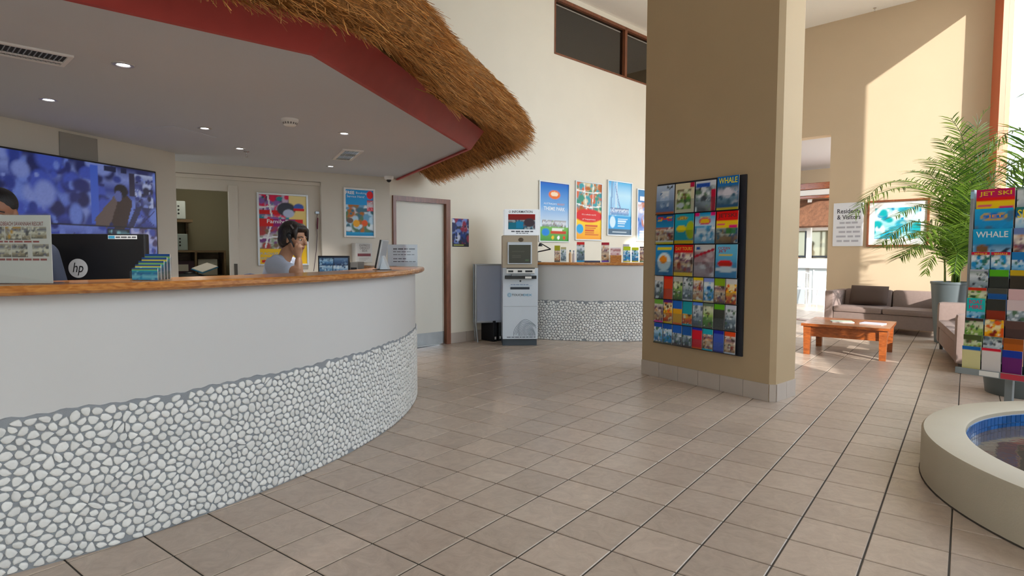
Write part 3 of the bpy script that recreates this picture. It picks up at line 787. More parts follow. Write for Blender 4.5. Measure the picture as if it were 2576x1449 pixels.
CP2 = [(0.02, 9.52), (0.43, 9.177), (0.975, 9.00), (1.444, 8.945), (1.962, 8.994), (2.5, 9.2), (2.95, 9.6), (3.25, 10.2)]
C2 = Curve2(resample(catmull(CP2, 16), 0.03))
c2 = thing('brochure_counter', 'curved low counter with pebble plinth below the framed posters', 'counter', (0, 0, 0))
sweep(C2, [(0, 0), (0, 1.14), (-0.10, 1.14), (-0.10, 0)]).build('counter_wall', DESKW, c2, smooth=True, fix=True)
sweep(C2, [(0.03, 1.145), (0.04, 1.152), (0.04, 1.172), (0.03, 1.18), (-0.34, 1.18), (-0.34, 1.141), (0.03, 1.141)]).build('counter_top', OAK, c2, smooth=True, fix=True)
pebbled_panel(C2, 0.05, float(C2.L[-1]) - 0.05, 0.60, 0.05, 8, c2, 0, wv)

# ================================================================== WALL PIECES
def framed_poster(pl, corners, art_fn, label, frame=None, fw=0.022, name='framed_poster', off=0.0, nx=44, ny=60, extra=None, inner=0.0):
    """corners: px of top-left, top-right, bottom-left, bottom-right"""
    q = [pl.px(x, y, off) for x, y in corners]
    x0 = (q[0][0] + q[2][0]) / 2; x1 = (q[1][0] + q[3][0]) / 2; z1 = (q[0][1] + q[1][1]) / 2; z0 = (q[2][1] + q[3][1]) / 2
    t = wall_thing(pl, name, label, 'poster', x0, z0, off - 0.002)
    w, h = x1 - x0, z1 - z0; fm = frame or mat('silver_frame', 'cfd2d3', 0.35, metal=0.4)
    MB().box(fw * 0.5, w - fw * 0.5, -0.012, 0, fw * 0.5, h - fw * 0.5).build('backing_board', WHITE, t)
    f = MB()
    for a in ((0, fw, 0, h), (w - fw, w, 0, h), (fw, w - fw, 0, fw), (fw, w - fw, h - fw, h)): f.bbox(a[0], a[1], -0.028, 0, a[2], a[3], 0.004)
    f.build('poster_frame', fm, t)
    k = fw + inner
    A = Art(w - 2 * k, h - 2 * k, nx, ny); art_fn(A); pr = A.obj('poster_print', t, k, k, -0.0135)
    if extra: extra(pr, w, h)
    return t
PAL_SEA = ['1d4f86', '3f86bb', '9cc4dd', 'e9eef0', '2b5f55']; PAL_PEOPLE = ['3c2f2a', 'b98c6a', 'd9c0a4', '6a4b5e', 'e6ded2', '8a3b34']
PAL_GREEN = ['1f3d22', '4b7a35', '93b064', 'd8dcc0', '5a4a33']; PAL_ROCK = ['2b3038', '586470', '98a4ac', 'd8dde0', '47604a']; PAL_WARM = ['7a2a1e', 'd8622a', 'f0b23a', 'f4e6c0', '4a2d22']
def a_theme(A):
    A.grad('3c7d3a', '6fa857', 0, 0.24).grad('d7e3ec', '7ba4d4', 0.24, 0.6).grad('7ba4d4', '2d5caf', 0.6, 1.0)
    A.ell(0.5, 0.80, 0.20, 0.075, 'd9713c').ell(0.5, 0.81, 0.13, 0.04, 'f2dcc4').photo(0.08, 0.24, 0.92, 0.36, ['6d8a4a', '8d93a0', 'd8dbe0', 'c9cbd2', '74645a'], 5, 30)
    A.ell(0.2, 0.15, 0.13, 0.065, '3f7fc8').rect(0.38, 0.125, 0.92, 0.17, 'b5493c').lines(0.42, 0.18, 0.92, 0.23, 2, 'e8efe2').ell(0.45, 0.06, 0.05, 0.03, 'e5c03a').ell(0.65, 0.06, 0.05, 0.03, 'ffffff').ell(0.85, 0.06, 0.05, 0.03, 'c8503a')
def x_theme(t, w, h):
    text('AUSTRALIA\'S', t, w * 0.36, h * 0.635, -0.0145, 0.030, 'f0f4f8', w * 0.42); text('BIGGEST', t, w * 0.72, h * 0.635, -0.0145, 0.030, 'f08a3a', w * 0.24)
    text('THEME PARK', t, w * 0.5, h * 0.555, -0.0145, 0.060, 'f4f7fa', w * 0.70, bold=0.01)
def a_magic(A):
    A.fill('e9b13c'); A.grad('e89a38', 'f4cf62', 0, 0.34).photo(0, 0.5, 1, 1, ['9f5c3a', '4b8f9a', 'c86a54', '3d7f6a', 'd9c9a8'], 9, 60)
    for u0, u1 in ((0.3, 0.42), (0.68, 0.62)): A.band(u0, 1.0, u1, 0.45, 0.014, 'f1f1ec')
    A.band(0, 0.86, 0.5, 0.83, 0.016, 'f1f1ec').band(0.5, 0.83, 1, 0.85, 0.016, 'f1f1ec').band(0, 0.62, 0.5, 0.57, 0.016, 'f1f1ec').band(0.5, 0.57, 1, 0.6, 0.016, 'f1f1ec')
    A.ell(0.5, 0.42, 0.55, 0.12, 'c8403a').rect(0.02, 0.36, 0.98, 0.46, 'c8403a').ell(0.15, 0.18, 0.14, 0.085, '4f9ed2').lines(0.35, 0.06, 0.95, 0.26, 5, 'c2572e')
def x_magic(t, w, h):
    text("it's a whole world", t, w * 0.5, h * 0.445, -0.0145, 0.028, 'f6e9e2', w * 0.52); text('of happiness', t, w * 0.5, h * 0.36, -0.0145, 0.034, 'f6e9e2', w * 0.5)
def a_tower(A):
    A.grad('3a6d95', '8fc7e6', 0, 0.4).grad('8fc7e6', 'bfe0f2', 0.4, 0.75).grad('bfe0f2', '6aaedd', 0.75, 1)
    for u, c in ((0.12, '7f9fc4'), (0.22, '9fbfe0'), (0.32, 'c8dcee')): A.band(u, 0.35, u + 0.05, 0.98, 0.035, c)
    for k in range(7): A.band(0.3 + k * 0.02, 0.95 - k * 0.06, 0.55 + k * 0.015, 0.42, 0.007, '6d7fb0')
    A.photo(0.1, 0.38, 0.9, 0.5, ['5b86b5', '8aa0c8', 'dfe8f2', '4a5d8c'], 3, 26).rect(0, 0.1, 1, 0.36, '2a92cc').ell(0.2, 0.24, 0.12, 0.11, 'd6ecf8').lines(0.42, 0.15, 0.92, 0.32, 4, 'dff0fa').rect(0, 0, 1, 0.1, '3a4f63').lines(0.2, 0.02, 0.9, 0.08, 1, 'c6d2da')
def a_blue4(A):
    A.grad('8fa3cc', '3a6fb5', 0, 0.6).grad('3a6fb5', '1d6a9a', 0.6, 1).photo(0, 0.2, 1, 0.75, ['7f93c8', '2f5fae', '9aa8d4', 'e6e6f0', 'b06a52'], 17, 30).rect(0.1, 0.8, 0.9, 0.88, 'f1f4f7').lines(0.1, 0.05, 0.9, 0.2, 3, 'e8edf5')
framed_poster(BACK, [(1353, 453), (1431, 462), (1355, 608), (1429, 611)], a_theme, 'framed blue sky theme park poster above the brochure counter', extra=x_theme)
framed_poster(BACK, [(1445, 455), (1513, 461), (1446, 605), (1512, 605)], a_magic, 'framed orange poster with white ribs and red ribbon above the brochure counter', extra=x_magic)
framed_poster(BACK, [(1525, 453), (1588, 459), (1527, 593), (1587, 594)], a_tower, 'framed pale blue water tower poster above the brochure counter')
framed_poster(BACK, [(1600, 475), (1660, 481), (1600, 608), (1660, 608)], a_blue4, 'framed blue and lilac poster partly hidden behind the pillar')
def a_dark(A): A.photo(0, 0.1, 1, 1, ['141a30', '27356e', '6f7fb8', 'c8cfe4', '1b2246', '7a2f3e'], 21, 90).rect(0, 0, 1, 0.1, '14161c').lines(0.1, 0.02, 0.8, 0.09, 1, 'a9b06a')
q0 = BACK.px(1137, 549); q1 = BACK.px(1179, 621)
dp = wall_thing(BACK, 'unframed_poster', 'small dark blue unframed poster beside the timber door frame', 'poster', q0[0], q1[1], -0.002)
MB().box(0, q1[0] - q0[0], -0.002, 0, 0, q0[1] - q1[1]).build('poster_sheet', WHITE, dp); A = Art(q1[0] - q0[0], q0[1] - q1[1], 40, 60); a_dark(A); A.obj('poster_print', dp, 0, 0, -0.003)

# reception posters
def a_family(A):
    A.grad('e8b84c', 'ead9a2', 0, 1).photo(0, 0.66, 0.62, 1, ['1f7f86', '7c5f9a', 'c9b8d0', '3a3550', 'd0485a'], 31, 40).rect(0, 0.72, 0.5, 0.78, 'c02a38')
    A.ell(0.57, 0.80, 0.20, 0.10, '2a2d38').ell(0.62, 0.74, 0.12, 0.06, 'b9c2dc').band(0.18, 1, 0.26, 0.70, 0.02, 'e9eaec').band(0, 0.82, 0.3, 0.83, 0.018, 'e9eaec')
    A.photo(0, 0.22, 0.72, 0.55, ['6f5a48', '8fa08a', 'd5cfd6', '6a3f6e', '9c4646'], 33, 46).band(0.24, 0.56, 0.12, 0.24, 0.02, 'e9eaec').band(0, 0.37, 0.7, 0.42, 0.018, 'e9eaec')
    A.rect(0, 0.55, 0.92, 0.655, 'c31f38').rect(0.30, 0.55, 0.75, 0.655, '7d2d63').ell(0.84, 0.84, 0.11, 0.05, '4a5fa6').rect(0.73, 0.78, 0.95, 0.815, 'c8332c').rect(0.05, 0.02, 0.35, 0.05, 'b02a22')
def x_family(t, w, h):
    text('Family', t, w * 0.355, h * 0.605, -0.0145, 0.060, 'f4f0f4', w * 0.34, bold=0.012); text('Fun', t, w * 0.64, h * 0.612, -0.0145, 0.047, 'f4f0f4', w * 0.19, bold=0.012); text('your passport to', t, w * 0.26, h * 0.68, -0.0145, 0.018, 'f2d9a8', w * 0.34)
    text('PURCHASE', t, w * 0.22, h * 0.165, -0.0145, 0.032, '9fb6cc', w * 0.34); text('WORLD', t, w * 0.17, h * 0.10, -0.0145, 0.036, '9fb6cc', w * 0.24)
framed_poster(RECEP, [(646, 481), (776, 494), (647, 668), (773, 668)], a_family, 'framed yellow and red Family Fun poster behind the woman', off=0.06, nx=60, ny=80, extra=x_family)
def a_free(A):
    A.grad('2f9ac6', '1590cc', 0, 1).photo(0, 0.08, 1, 0.68, ['3d5f6e', '6f98b8', 'b9d4e4', 'e3edf2', '4b6a4f', 'a5643c'], 41, 60).grad('1590cc', '1590cc', 0.68, 1)
    A.ell(0.38, 0.27, 0.12, 0.08, 'e8a850').ell(0.68, 0.28, 0.11, 0.07, 'd9632f').ell(0.15, 0.33, 0.12, 0.06, '5d4a44').ell(0.88, 0.90, 0.12, 0.09, 'd6283e').photo(0.78, 0.55, 1, 0.78, ['d64a4e', 'c9ccd2', 'b03a44'], 44, 10).rect(0, 0, 1, 0.055, '1e86b4')
def x_free(t, w, h):
    text('FREE', t, w * 0.20, h * 0.905, -0.0145, 0.040, 'ffffff', w * 0.27, bold=0.02); text('Booking', t, w * 0.56, h * 0.90, -0.0145, 0.034, 'e8f4fa', w * 0.34); text('Service Here!', t, w * 0.38, h * 0.83, -0.0145, 0.030, 'e8f4fa', w * 0.56)
framed_poster(RECEP, [(863, 471), (943, 477), (865, 597), (941, 598)], a_free, 'framed blue FREE Booking Service Here poster beside the panel recess', frame=WHITE, extra=x_free, nx=50, ny=72)
# express box
x0, z0 = RECEP.px(885, 660); x1, z1 = RECEP.px(926, 612)
eb = wall_thing(RECEP, 'drop_box', 'white EXPRESS CHECKOUT BOX drop box on the reception wall', 'box', x0, z0, 0)
w, h = x1 - x0, z1 - z0
MB().bbox(0, w, -0.14, -0.001, 0, h, 0.006).build('box_body', mat('drop_box_white', 'c9c6c0', 0.5), eb)
for k, (s_, hh) in enumerate((('EXPRESS', 0.028), ('CHECKOUT', 0.028), ('BOX', 0.028))): text(s_, eb, w * 0.55, h * (0.88 - 0.14 * k), -0.1415, hh, '5a4d4a', w * (0.62 if k < 2 else 0.3))
MB().box(w * 0.12, w * 0.9, -0.1425, -0.1402, h * 0.32, h * 0.46).build('red_label', ink('7a2f35'), eb)
for k in range(3): MB().box(w * 0.2, w * (0.8 - 0.1 * k), -0.1418, -0.1402, h * (0.22 - 0.06 * k), h * (0.235 - 0.06 * k)).build('text_line', ink('8d8680'), eb)

# television
tx0, tz1 = TVP.px(0, 373); tx1, tz1b = TVP.px(380, 432)
tz0 = TVP.px(380, 652)[1]; TW = (tz1b - tz0) * 16 / 9
tv = wall_thing(TVP, 'television', 'large wall television showing four bluish security camera views', 'television', tx1 - TW, tz0, -0.055)
TH = tz1b - tz0
MB().bbox(0, TW, 0, 0.05, 0, TH, 0.006).build('television_body', BLACK, tv)
b_ = 0.014
A = Art(TW - 2 * b_, TH - 2 * b_, 120, 70)
A.grad('1f2f86', '3558c8'); A.photo(0, 0.34, 1, 1, ['24307a', '3f58c4', '6f88e0', '2a3f9a', '8496e0', '1d2766'], 51, 90)
A.rect(0.53, 0.36, 0.575, 0.98, '3f66d8').rect(0.62, 0.93, 0.70, 0.99, '16204a').rect(0.74, 0.93, 0.78, 0.99, '16204a')
A.band(0.60, 0.40, 0.72, 0.62, 0.05, '6a5a58').band(0.72, 0.40, 0.76, 0.60, 0.055, '3a2a2a').ell(0.735, 0.74, 0.05, 0.075, '141220').ell(0.715, 0.68, 0.026, 0.06, '5f6cb4').band(0.80, 0.36, 0.90, 0.70, 0.022, '2a2f5c').band(0.86, 0.36, 0.99, 0.55, 0.004, '20286a').band(0.82, 0.55, 0.98, 0.38, 0.003, '20286a')
A.photo(0.84, 0.58, 0.98, 0.95, ['161c48', '7f92e0', '2f3c86', 'b9c6f2'], 55, 36).rect(0.80, 0.70, 0.84, 0.95, '2a2748')
A.photo(0.0, 0, 0.62, 0.33, ['3048b0', '1d2a78', '6f84dc'], 56, 40).rect(0.63, 0.06, 0.79, 0.32, '16223a').photo(0.64, 0.07, 0.785, 0.31, ['1d3436', '3f7f84', '8ac4d0', '263450'], 57, 16).photo(0.80, 0.0, 1, 0.33, ['3f50b0', '8494de', 'b9bdf0', '4f4470'], 58, 34).rect(0, 0.33, 1, 0.345, '0f1428')
A.obj('screen', tv, b_, b_, -0.001, SCREEN)
MB().box(TW * 0.35, TW * 0.65, 0.05, 0.0545, TH * 0.3, TH * 0.7).build('wall_mount', BLACK, tv)
x0, z0 = TVP.px(150, 405); x1, z1 = TVP.px(243, 350)
bp2 = wall_thing(TVP, 'blank_plate', 'square blank grey cover plate on the wall above the television', 'cover plate', x0, tz1b + 0.012, -0.001)
MB().bbox(0, x1 - x0, -0.008, 0, 0, z1 - tz1b - 0.012, 0.003).build('plate', mat('plate_grey', '99948b', 0.6), bp2)
# sliding door of the office opening
sdx0 = SO_R - 0.005; sdx1 = RECEP.px(598, 560, 0.06)[0]
sld = wall_thing(RECEP, 'sliding_door', 'narrow visible edge of a cream sliding door beside the office opening', 'door', sdx0, 0.005, 0.0)
MB().bbox(0, sdx1 - sdx0, 0.022, 0.055, 0, 2.08, 0.003).build('door_panel', OFFW, sld)
pz = RECEP.px(585, 678)[1]; MB().box(0.04, 0.075, 0.016, 0.0225, pz - 0.09, pz + 0.06).build('flush_pull', mat('pull_dark', '5c564e', 0.4, metal=0.6), sld)
tr = wall_box(MB(), rx0 - 0.3, rx1 - 0.005, 2.145, 2.185, 0.03, 0.055).build('trim_1', OFFW); tr.location = (*RECEP.o, 0); tr.rotation_euler = (0, 0, RECEP.rot); struct(tr)
# hanging lanyard cord
lx, lz = RECEP.px(797, 536, 0.06); 
ln = wall_thing(RECEP, 'hanging_cord', 'thin dark cord hanging from a wall hook behind the desk', 'cord', lx, lz, 0.055)
MB().bbox(-0.025, 0.025, -0.02, 0, -0.012, 0.02, 0.004).build('hook', GREYM, ln)
MB().tube([(0, -0.015, -0.01), (-0.012, -0.02, -0.15), (-0.008, -0.02, -0.28), (-0.02, -0.02, -0.45), (-0.045, -0.03, -0.62), (-0.06, -0.03, -0.72)], 0.0035, 6).build('cord', mat('cord_dark', '4a3440', 0.7), ln, smooth=True)
MB().tube([(0.004, -0.02, -0.06), (-0.003, -0.02, -0.2)], 0.007, 6).build('tag_strap', mat('strap_red', '7d3a4a', 0.7), ln, smooth=True)

# ---- back office seen through the opening
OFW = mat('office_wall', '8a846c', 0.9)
oroom = thing('wall_office', None, None, (*RECEP.pt(0, 0.12), 0), RECEP.rot); struct(oroom)
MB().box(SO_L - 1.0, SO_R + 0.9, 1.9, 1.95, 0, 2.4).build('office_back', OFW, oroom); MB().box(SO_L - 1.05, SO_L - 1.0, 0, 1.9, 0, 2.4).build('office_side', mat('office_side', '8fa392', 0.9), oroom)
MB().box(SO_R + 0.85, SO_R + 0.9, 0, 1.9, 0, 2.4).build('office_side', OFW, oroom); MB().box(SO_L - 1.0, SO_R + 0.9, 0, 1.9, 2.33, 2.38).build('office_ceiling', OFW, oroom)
ol = thing('office_fill_lamp', 'round fill lamp added to brighten the back office', 'ceiling light', (*RECEP.pt(SO_L + 0.3, 1.0), 2.329)); MB().lathe([(0, -0.07), (0.12, -0.06), (0.15, -0.02), (0.15, 0)], 24).build('lamp_shade', mat('office_fill_lamp', 'f4efe2', 0.5, emit='fff2d8', es=1.2), ol, smooth=True)  # added lamp and shade, only there to lift the dark office opening
ld = bpy.data.lights.new('office_fill_light', 'POINT'); ld.energy = 7; ld.color = (1, 0.92, 0.78); ld.shadow_soft_size = 0.1; lo = bpy.data.objects.new('office_fill_light', ld); COL.objects.link(lo); lo.parent = ol; lo.location = (0, 0, -0.14)
def in_office(name, label, cat, lx, ly, z): return thing(name, label, cat, (*RECEP.pt(lx, 0.12 + ly), z), RECEP.rot)
SHELFW = wood_mat('office_shelf_wood', '5d4a30', '7a6240', 0.5, (2, 8, 8), 4)
sh = in_office('office_shelf', 'dark timber pigeonhole shelf unit in the back office', 'shelf', SO_L - 0.55, 1.42, 0)
sw = SO_R - SO_L + 0.75
for z in (0.02, 0.62, 0.98, 1.32): MB().box(0, sw, 0, 0.45, z, z + 0.025).build('shelf_board', SHELFW, sh)
for x in (0, sw * 0.36, sw * 0.70, sw - 0.025): MB().box(x, x + 0.025, 0, 0.45, 0, 1.32).build('upright', SHELFW, sh)
MB().box(0.025, sw - 0.025, 0.43, 0.45, 0.05, 1.3).build('back_panel', SHELFW, sh)
def office_box(label, x, z, w, h, d, col, ly=1.5, cat='box', name='storage_box'):
    t = in_office(name, label, cat, SO_L - 0.55 + x, ly, z); MB().bbox(0, w, 0, d, 0, h, 0.006).build('box_body', mat('obox_' + col, col, 0.6), t); MB().box(w * 0.2, w * 0.8, -0.002, 0.0, h * 0.3, h * 0.75).build('box_label', mat('obox_lab', 'b9b5aa', 0.6), t); return t
office_box('white paper box in the upper right shelf bay of the back office', sw * 0.72 + 0.02, 1.007, 0.24, 0.22, 0.25, 'a8a596')
office_box('dark plum box in the upper middle shelf bay of the back office', sw * 0.38, 1.007, 0.42, 0.2, 0.25, '3a2230')
office_box('grey file box in the lower middle shelf bay of the back office', sw * 0.38, 0.647, 0.40, 0.24, 0.25, '8a887e')
office_box('blue file box in the lower right shelf bay of the back office', sw * 0.72 + 0.02, 0.647, 0.25, 0.26, 0.25, '2f7fb0')
def machine(name, label, x, z, w, h, d, c1, c2):
    t = in_office(name, label, 'machine', SO_L - 0.55 + x, 1.46, z)
    MB().bbox(0, w, 0, d, 0, h, 0.012).build('machine_body', mat('mach_' + c1, c1, 0.5), t); MB().bbox(w * 0.18, w * 0.62, -0.012, 0.002, h * 0.25, h * 0.8, 0.004).build('machine_window', mat('mach_' + c2, c2, 0.3), t)
    for k in range(3): MB().cyl((w * 0.8, -0.006, h * (0.3 + 0.2 * k)), (w * 0.8, 0.002, h * (0.3 + 0.2 * k)), 0.012, n=12).build('button', BLACK, t)
machine('microwave', 'white microwave standing highest in the back office', sw * 0.30, 1.76, 0.42, 0.24, 0.3, 'b9c4c2', '1d2328')
machine('printer', 'pale office printer under the microwave in the back office', sw * 0.28, 1.345, 0.46, 0.22, 0.34, '8a9894', '2a3030')
t = in_office('microwave_bracket', 'small timber wall bracket carrying the microwave in the back office', 'bracket', SO_L - 0.55 + sw * 0.26, 1.46, 1.72); MB().box(0, 0.55, 0, 0.42, 0, 0.035).build('bracket_shelf', SHELFW, t); MB().box(0.02, 0.05, 0.3, 0.42, -0.15, 0).build('bracket_arm', SHELFW, t); MB().box(0.5, 0.53, 0.3, 0.42, -0.15, 0).build('bracket_arm', SHELFW, t)
# bag heap on a low table
t = in_office('low_table', 'low dark table just inside the back office opening', 'table', SO_L - 0.25, 0.55, 0); MB().bbox(0, 1.05, 0, 0.6, 0.68, 0.72, 0.004).build('table_top', SHELFW, t)
for x in (0.02, 0.98):
    for y in (0.02, 0.53): MB().box(x, x + 0.05, y, y + 0.05, 0, 0.68).build('leg', SHELFW, t)
def bag(name, label, x, y, z, r, col, seed):
    rr = np.random.default_rng(seed); mb = MB().ell((0, 0, r[2]), r, 22, 14); V = np.array(mb.v)
    ph = rr.uniform(0, 6, 6); k = 1 + 0.10 * np.sin(V[:, 0] * 22 + ph[0]) * np.sin(V[:, 1] * 19 + ph[1]) + 0.08 * np.sin(V[:, 2] * 30 + V[:, 0] * 17 + ph[2]); V[:, :2] *= k[:, None]; V[:, 2] = np.maximum(V[:, 2], 0.0); mb.v = [tuple(p) for p in V]
    t = in_office(name, label, 'bag', SO_L + x, y, z); mb.build('bag_body', mat('bag_' + col, col, 0.45), t, smooth=True); MB().ell((0, 0, r[2] * 2 * 0.97), (r[0] * 0.25, r[1] * 0.25, 0.03), 12, 8).build('bag_knot', mat('bag_' + col, col, 0.45), t, smooth=True)
bag('black_bag', 'bulging black plastic bag on the low table in the back office', 0.20, 0.82, 0.721, (0.30, 0.24, 0.17), '14161c', 1)
bag('clear_bag', 'crumpled olive see-through bag beside the black bag in the back office', 0.70, 0.86, 0.721, (0.16, 0.16, 0.14), '6a6a50', 2)
bag('cloth_bundle', 'pale folded cloth bundle on the printer shelf in the back office', -0.42, 1.62, 1.346, (0.10, 0.12, 0.10), '9fb0a4', 3)
t = in_office('blue_folder', 'bright blue folder lying on the black bag in the back office', 'folder', SO_L + 0.33, 0.70, 1.055); fo = MB().bbox(0, 0.24, 0, 0.2, 0, 0.012, 0.003).build('cover', mat('folder_blue', '2c8fc4', 0.4), t); MB().box(0.01, 0.235, 0.005, 0.195, 0.012, 0.02).build('pages', WHITE, t); t.rotation_euler = (0.25, -0.3, RECEP.rot + 0.5)

# ================================================================== KIOSK, EASEL
kA = at_z(960 + 938 * 400 / 1233, 430 + 1357 * 400 / 1233); kB = at_z(960 + 1210 * 400 / 1233, 430 + 1355 * 400 / 1233)
KP = Plane(kA[:2], (kB - kA)[:2]); kw = float(np.linalg.norm((kB - kA)[:2])); kd = 0.42
def kz(y, x=1310): return KP.px(x, y)[1]
kio = thing('information_kiosk', 'silver touchscreen information kiosk with lit header and fingerprint print', 'kiosk', (*KP.o, 0), KP.rot)
KS = mat('kiosk_silver', 'ccd4dc', 0.35, metal=0.15, var=0.03, vscale=3); KC = mat('kiosk_champagne', 'b3a48f', 0.4, metal=0.3)
zb, zc, zh, zt = kz(853), kz(668), kz(592), kz(526)
MB().bbox(0.0, kw - 0.01, 0.03, kd, 0, zb, 0.004).build('plinth', mat('kiosk_plinth', '3f4850', 0.5), kio)
MB().bbox(0, kw, 0.0, kd, zb, zc - 0.035, 0.006).build('cabinet', KS, kio)
MB().bbox(0, kw, 0.05, kd, zc - 0.035, zh, 0.006).build('screen_housing', KC, kio)
hd = MB().bbox(0.02, kw + 0.015, 0.02, 0.30, zh, zt, 0.010).build('header_box', mat('header_white', 'dfe3e6', 0.4, emit='e6ecf2', es=0.25), kio)
A = Art(kw * 0.76, zt - zh - 0.155, 46, 30); A.grad('2b2d36', '8a2a26', 0, 1).photo(0, 0, 1, 0.6, ['2a3a4a', '3f6f8a', '6f5f62', '4a3a42', 'a9b4b8'], 61, 30).rect(0.02, 0.0, 0.55, 0.45, '2c6f86').rect(0.3, 0.1, 0.55, 0.5, '2f86b0').ell(0.78, 0.45, 0.2, 0.28, '3a3038')
A.obj('header_picture', hd, kw * 0.155, zh + 0.085, 0.0185)
text('INFORMATION', hd, kw * 0.55, zt - 0.036, 0.0185, 0.034, '22262c', kw * 0.58, bold=0.015); MB().lathe([(0.010, 0), (0.015, 0)], 20).xform(Matrix.Translation((kw * 0.20, 0.0182, zt - 0.036)) @ Matrix.Rotation(math.radians(90), 4, 'X')).build('info_icon', ink('6d675c'), hd)
words(kio, kw * 0.24, kw * 0.86, zh + 0.055, 0.0185, 0.016, '3d4148', 5, 1); words(kio, kw * 0.38, kw * 0.72, zh + 0.03, 0.0185, 0.010, '6d7178', 4, 2)
MB().lathe([(0.0, -0.006), (0.024, -0.006), (0.030, 0.0)], 20).xform(Matrix.Translation((kw * 0.52, 0.05, kz(603))) @ Matrix.Rotation(math.radians(90), 4, 'X') @ Matrix.Scale(-1, 4, (0, 0, 1)) @ Matrix.Scale(1.25, 4, (1, 0, 0))).build('speaker', mat('kiosk_brown', '5a4c38', 0.5), kio, smooth=True)
s0, s1 = kz(662), kz(616)
MB().bbox(kw * 0.14, kw * 0.83, 0.025, 0.055, s0 - 0.015, s1 + 0.04, 0.006).build('screen_bezel', KS, kio)
A = Art(kw * 0.62, s1 - s0, 30, 22); A.grad('3a3a34', '3f4038').lines(0.15, 0.25, 0.8, 0.7, 4, '4d4d45').rect(0.75, 0.1, 0.9, 0.2, '4a5a44'); A.obj('touch_screen', kio, kw * 0.175, s0, 0.0235)
z0, z1 = kz(688), kz(676)
MB().bbox(kw * 0.10, kw * 0.90, -0.05, 0.04, z0, z1, 0.006).build('printer_panel', WHITE, kio); MB().box(kw * 0.11, kw * 0.9, -0.048, 0.04, z1, z1 + 0.012).build('panel_shadow_gap', BLACK, kio)
for a, b in ((0.15, 0.29), (0.42, 0.54), (0.63, 0.83)): MB().box(kw * a, kw * b, -0.0525, -0.0495, z0 + 0.02, z0 + 0.045).build('slot', BLACK, kio)
MB().bbox(kw * 0.06, kw * 0.94, -0.09, 0.04, kz(701), kz(693), 0.004).build('keyboard_tray', BLACK, kio); MB().box(kw * 0.24, kw * 0.78, -0.085, 0.0, kz(693), kz(693) + 0.02).build('keyboard', GREYP, kio)
MB().box(kw * 0.62, kw * 0.80, -0.092, -0.089, kz(700), kz(695)).build('tray_sticker', WHITE, kio)
MB().cyl((kw * 0.5, 0.0, kz(707)), (kw * 0.5, -0.006, kz(707)), 0.014, n=14).build('lock', mat('lock_dark', '4d545a', 0.4, metal=0.6), kio)
MB().box(kw * 0.02, kw * 0.98, -0.002, 0.0, kz(771) - 0.002, kz(771) + 0.002).build('door_seam', mat('seam', '8f989f', 0.5), kio)
MB().bbox(kw * 0.22, kw * 0.76, -0.004, 0.002, kz(728), kz(722), 0.002).build('ticket_slot', mat('slot_blue', '2a3440', 0.5), kio)
words(kio, kw * 0.23, kw * 0.73, kz(716), -0.003, 0.008, '5f7fa8', 6, 3)
MB().box(kw * 0.17, kw * 0.84, -0.003, -0.001, kz(719.2), kz(718.7)).build('outline', ink('8fb4cc'), kio)
text('TOUCH', kio, kw * 0.42, kz(742), -0.003, 0.030, '2f3f4d', kw * 0.32, bold=0.01); text('DEX', kio, kw * 0.71, kz(742), -0.003, 0.030, '3f9fc4', kw * 0.24, bold=0.01)
sw_ = MB()
for k in range(4): sw_.lathe([(0.010 + 0.006 * k, 0), (0.0125 + 0.006 * k, 0.0)], 24)
sw_.xform(Matrix.Translation((kw * 0.19, -0.003, kz(742))) @ Matrix.Rotation(math.radians(90), 4, 'X')); sw_.build('round_logo', ink('3f9fc4'), kio)
# fingerprint: nested arches
fp = MB(); cx, cz = kw * 0.66, kz(845)
rf = np.random.default_rng(5)
for k in range(13):
    rx, rz = 0.012 + 0.0135 * k, 0.03 + 0.0165 * k; t0, t1 = (0.0, math.pi) if k < 9 else (rf.uniform(0.5, 0.9), math.pi - rf.uniform(0.0, 0.25)); n = 26; pts = []
    for i in range(n + 1):
        t = t0 + (t1 - t0) * i / n; wob = 1 + 0.03 * math.sin(5 * t + k); pts.append((cx + 0.03 * (1 - k / 13) - rx * math.cos(t) * wob * -1, cz + rz * math.sin(t) * wob))
    pts = [p for p in pts if p[0] < kw - 0.006]
    for a, b in zip(pts, pts[1:]):
        dx, dz = b[0] - a[0], b[1] - a[1]; l = math.hypot(dx, dz) + 1e-9; nx_, nz_ = -dz / l * 0.0028, dx / l * 0.0028
        fp.add([(a[0] - nx_, -0.0015, a[1] - nz_), (b[0] - nx_, -0.0015, b[1] - nz_), (b[0] + nx_, -0.0015, b[1] + nz_), (a[0] + nx_, -0.0015, a[1] + nz_)], [(0, 1, 2, 3)])
fp.build('fingerprint_print', ink('5f707f'), kio)
words(kio, kw * 0.12, kw * 0.94, kz(848), -0.003, 0.011, '4d5861', 8, 4)

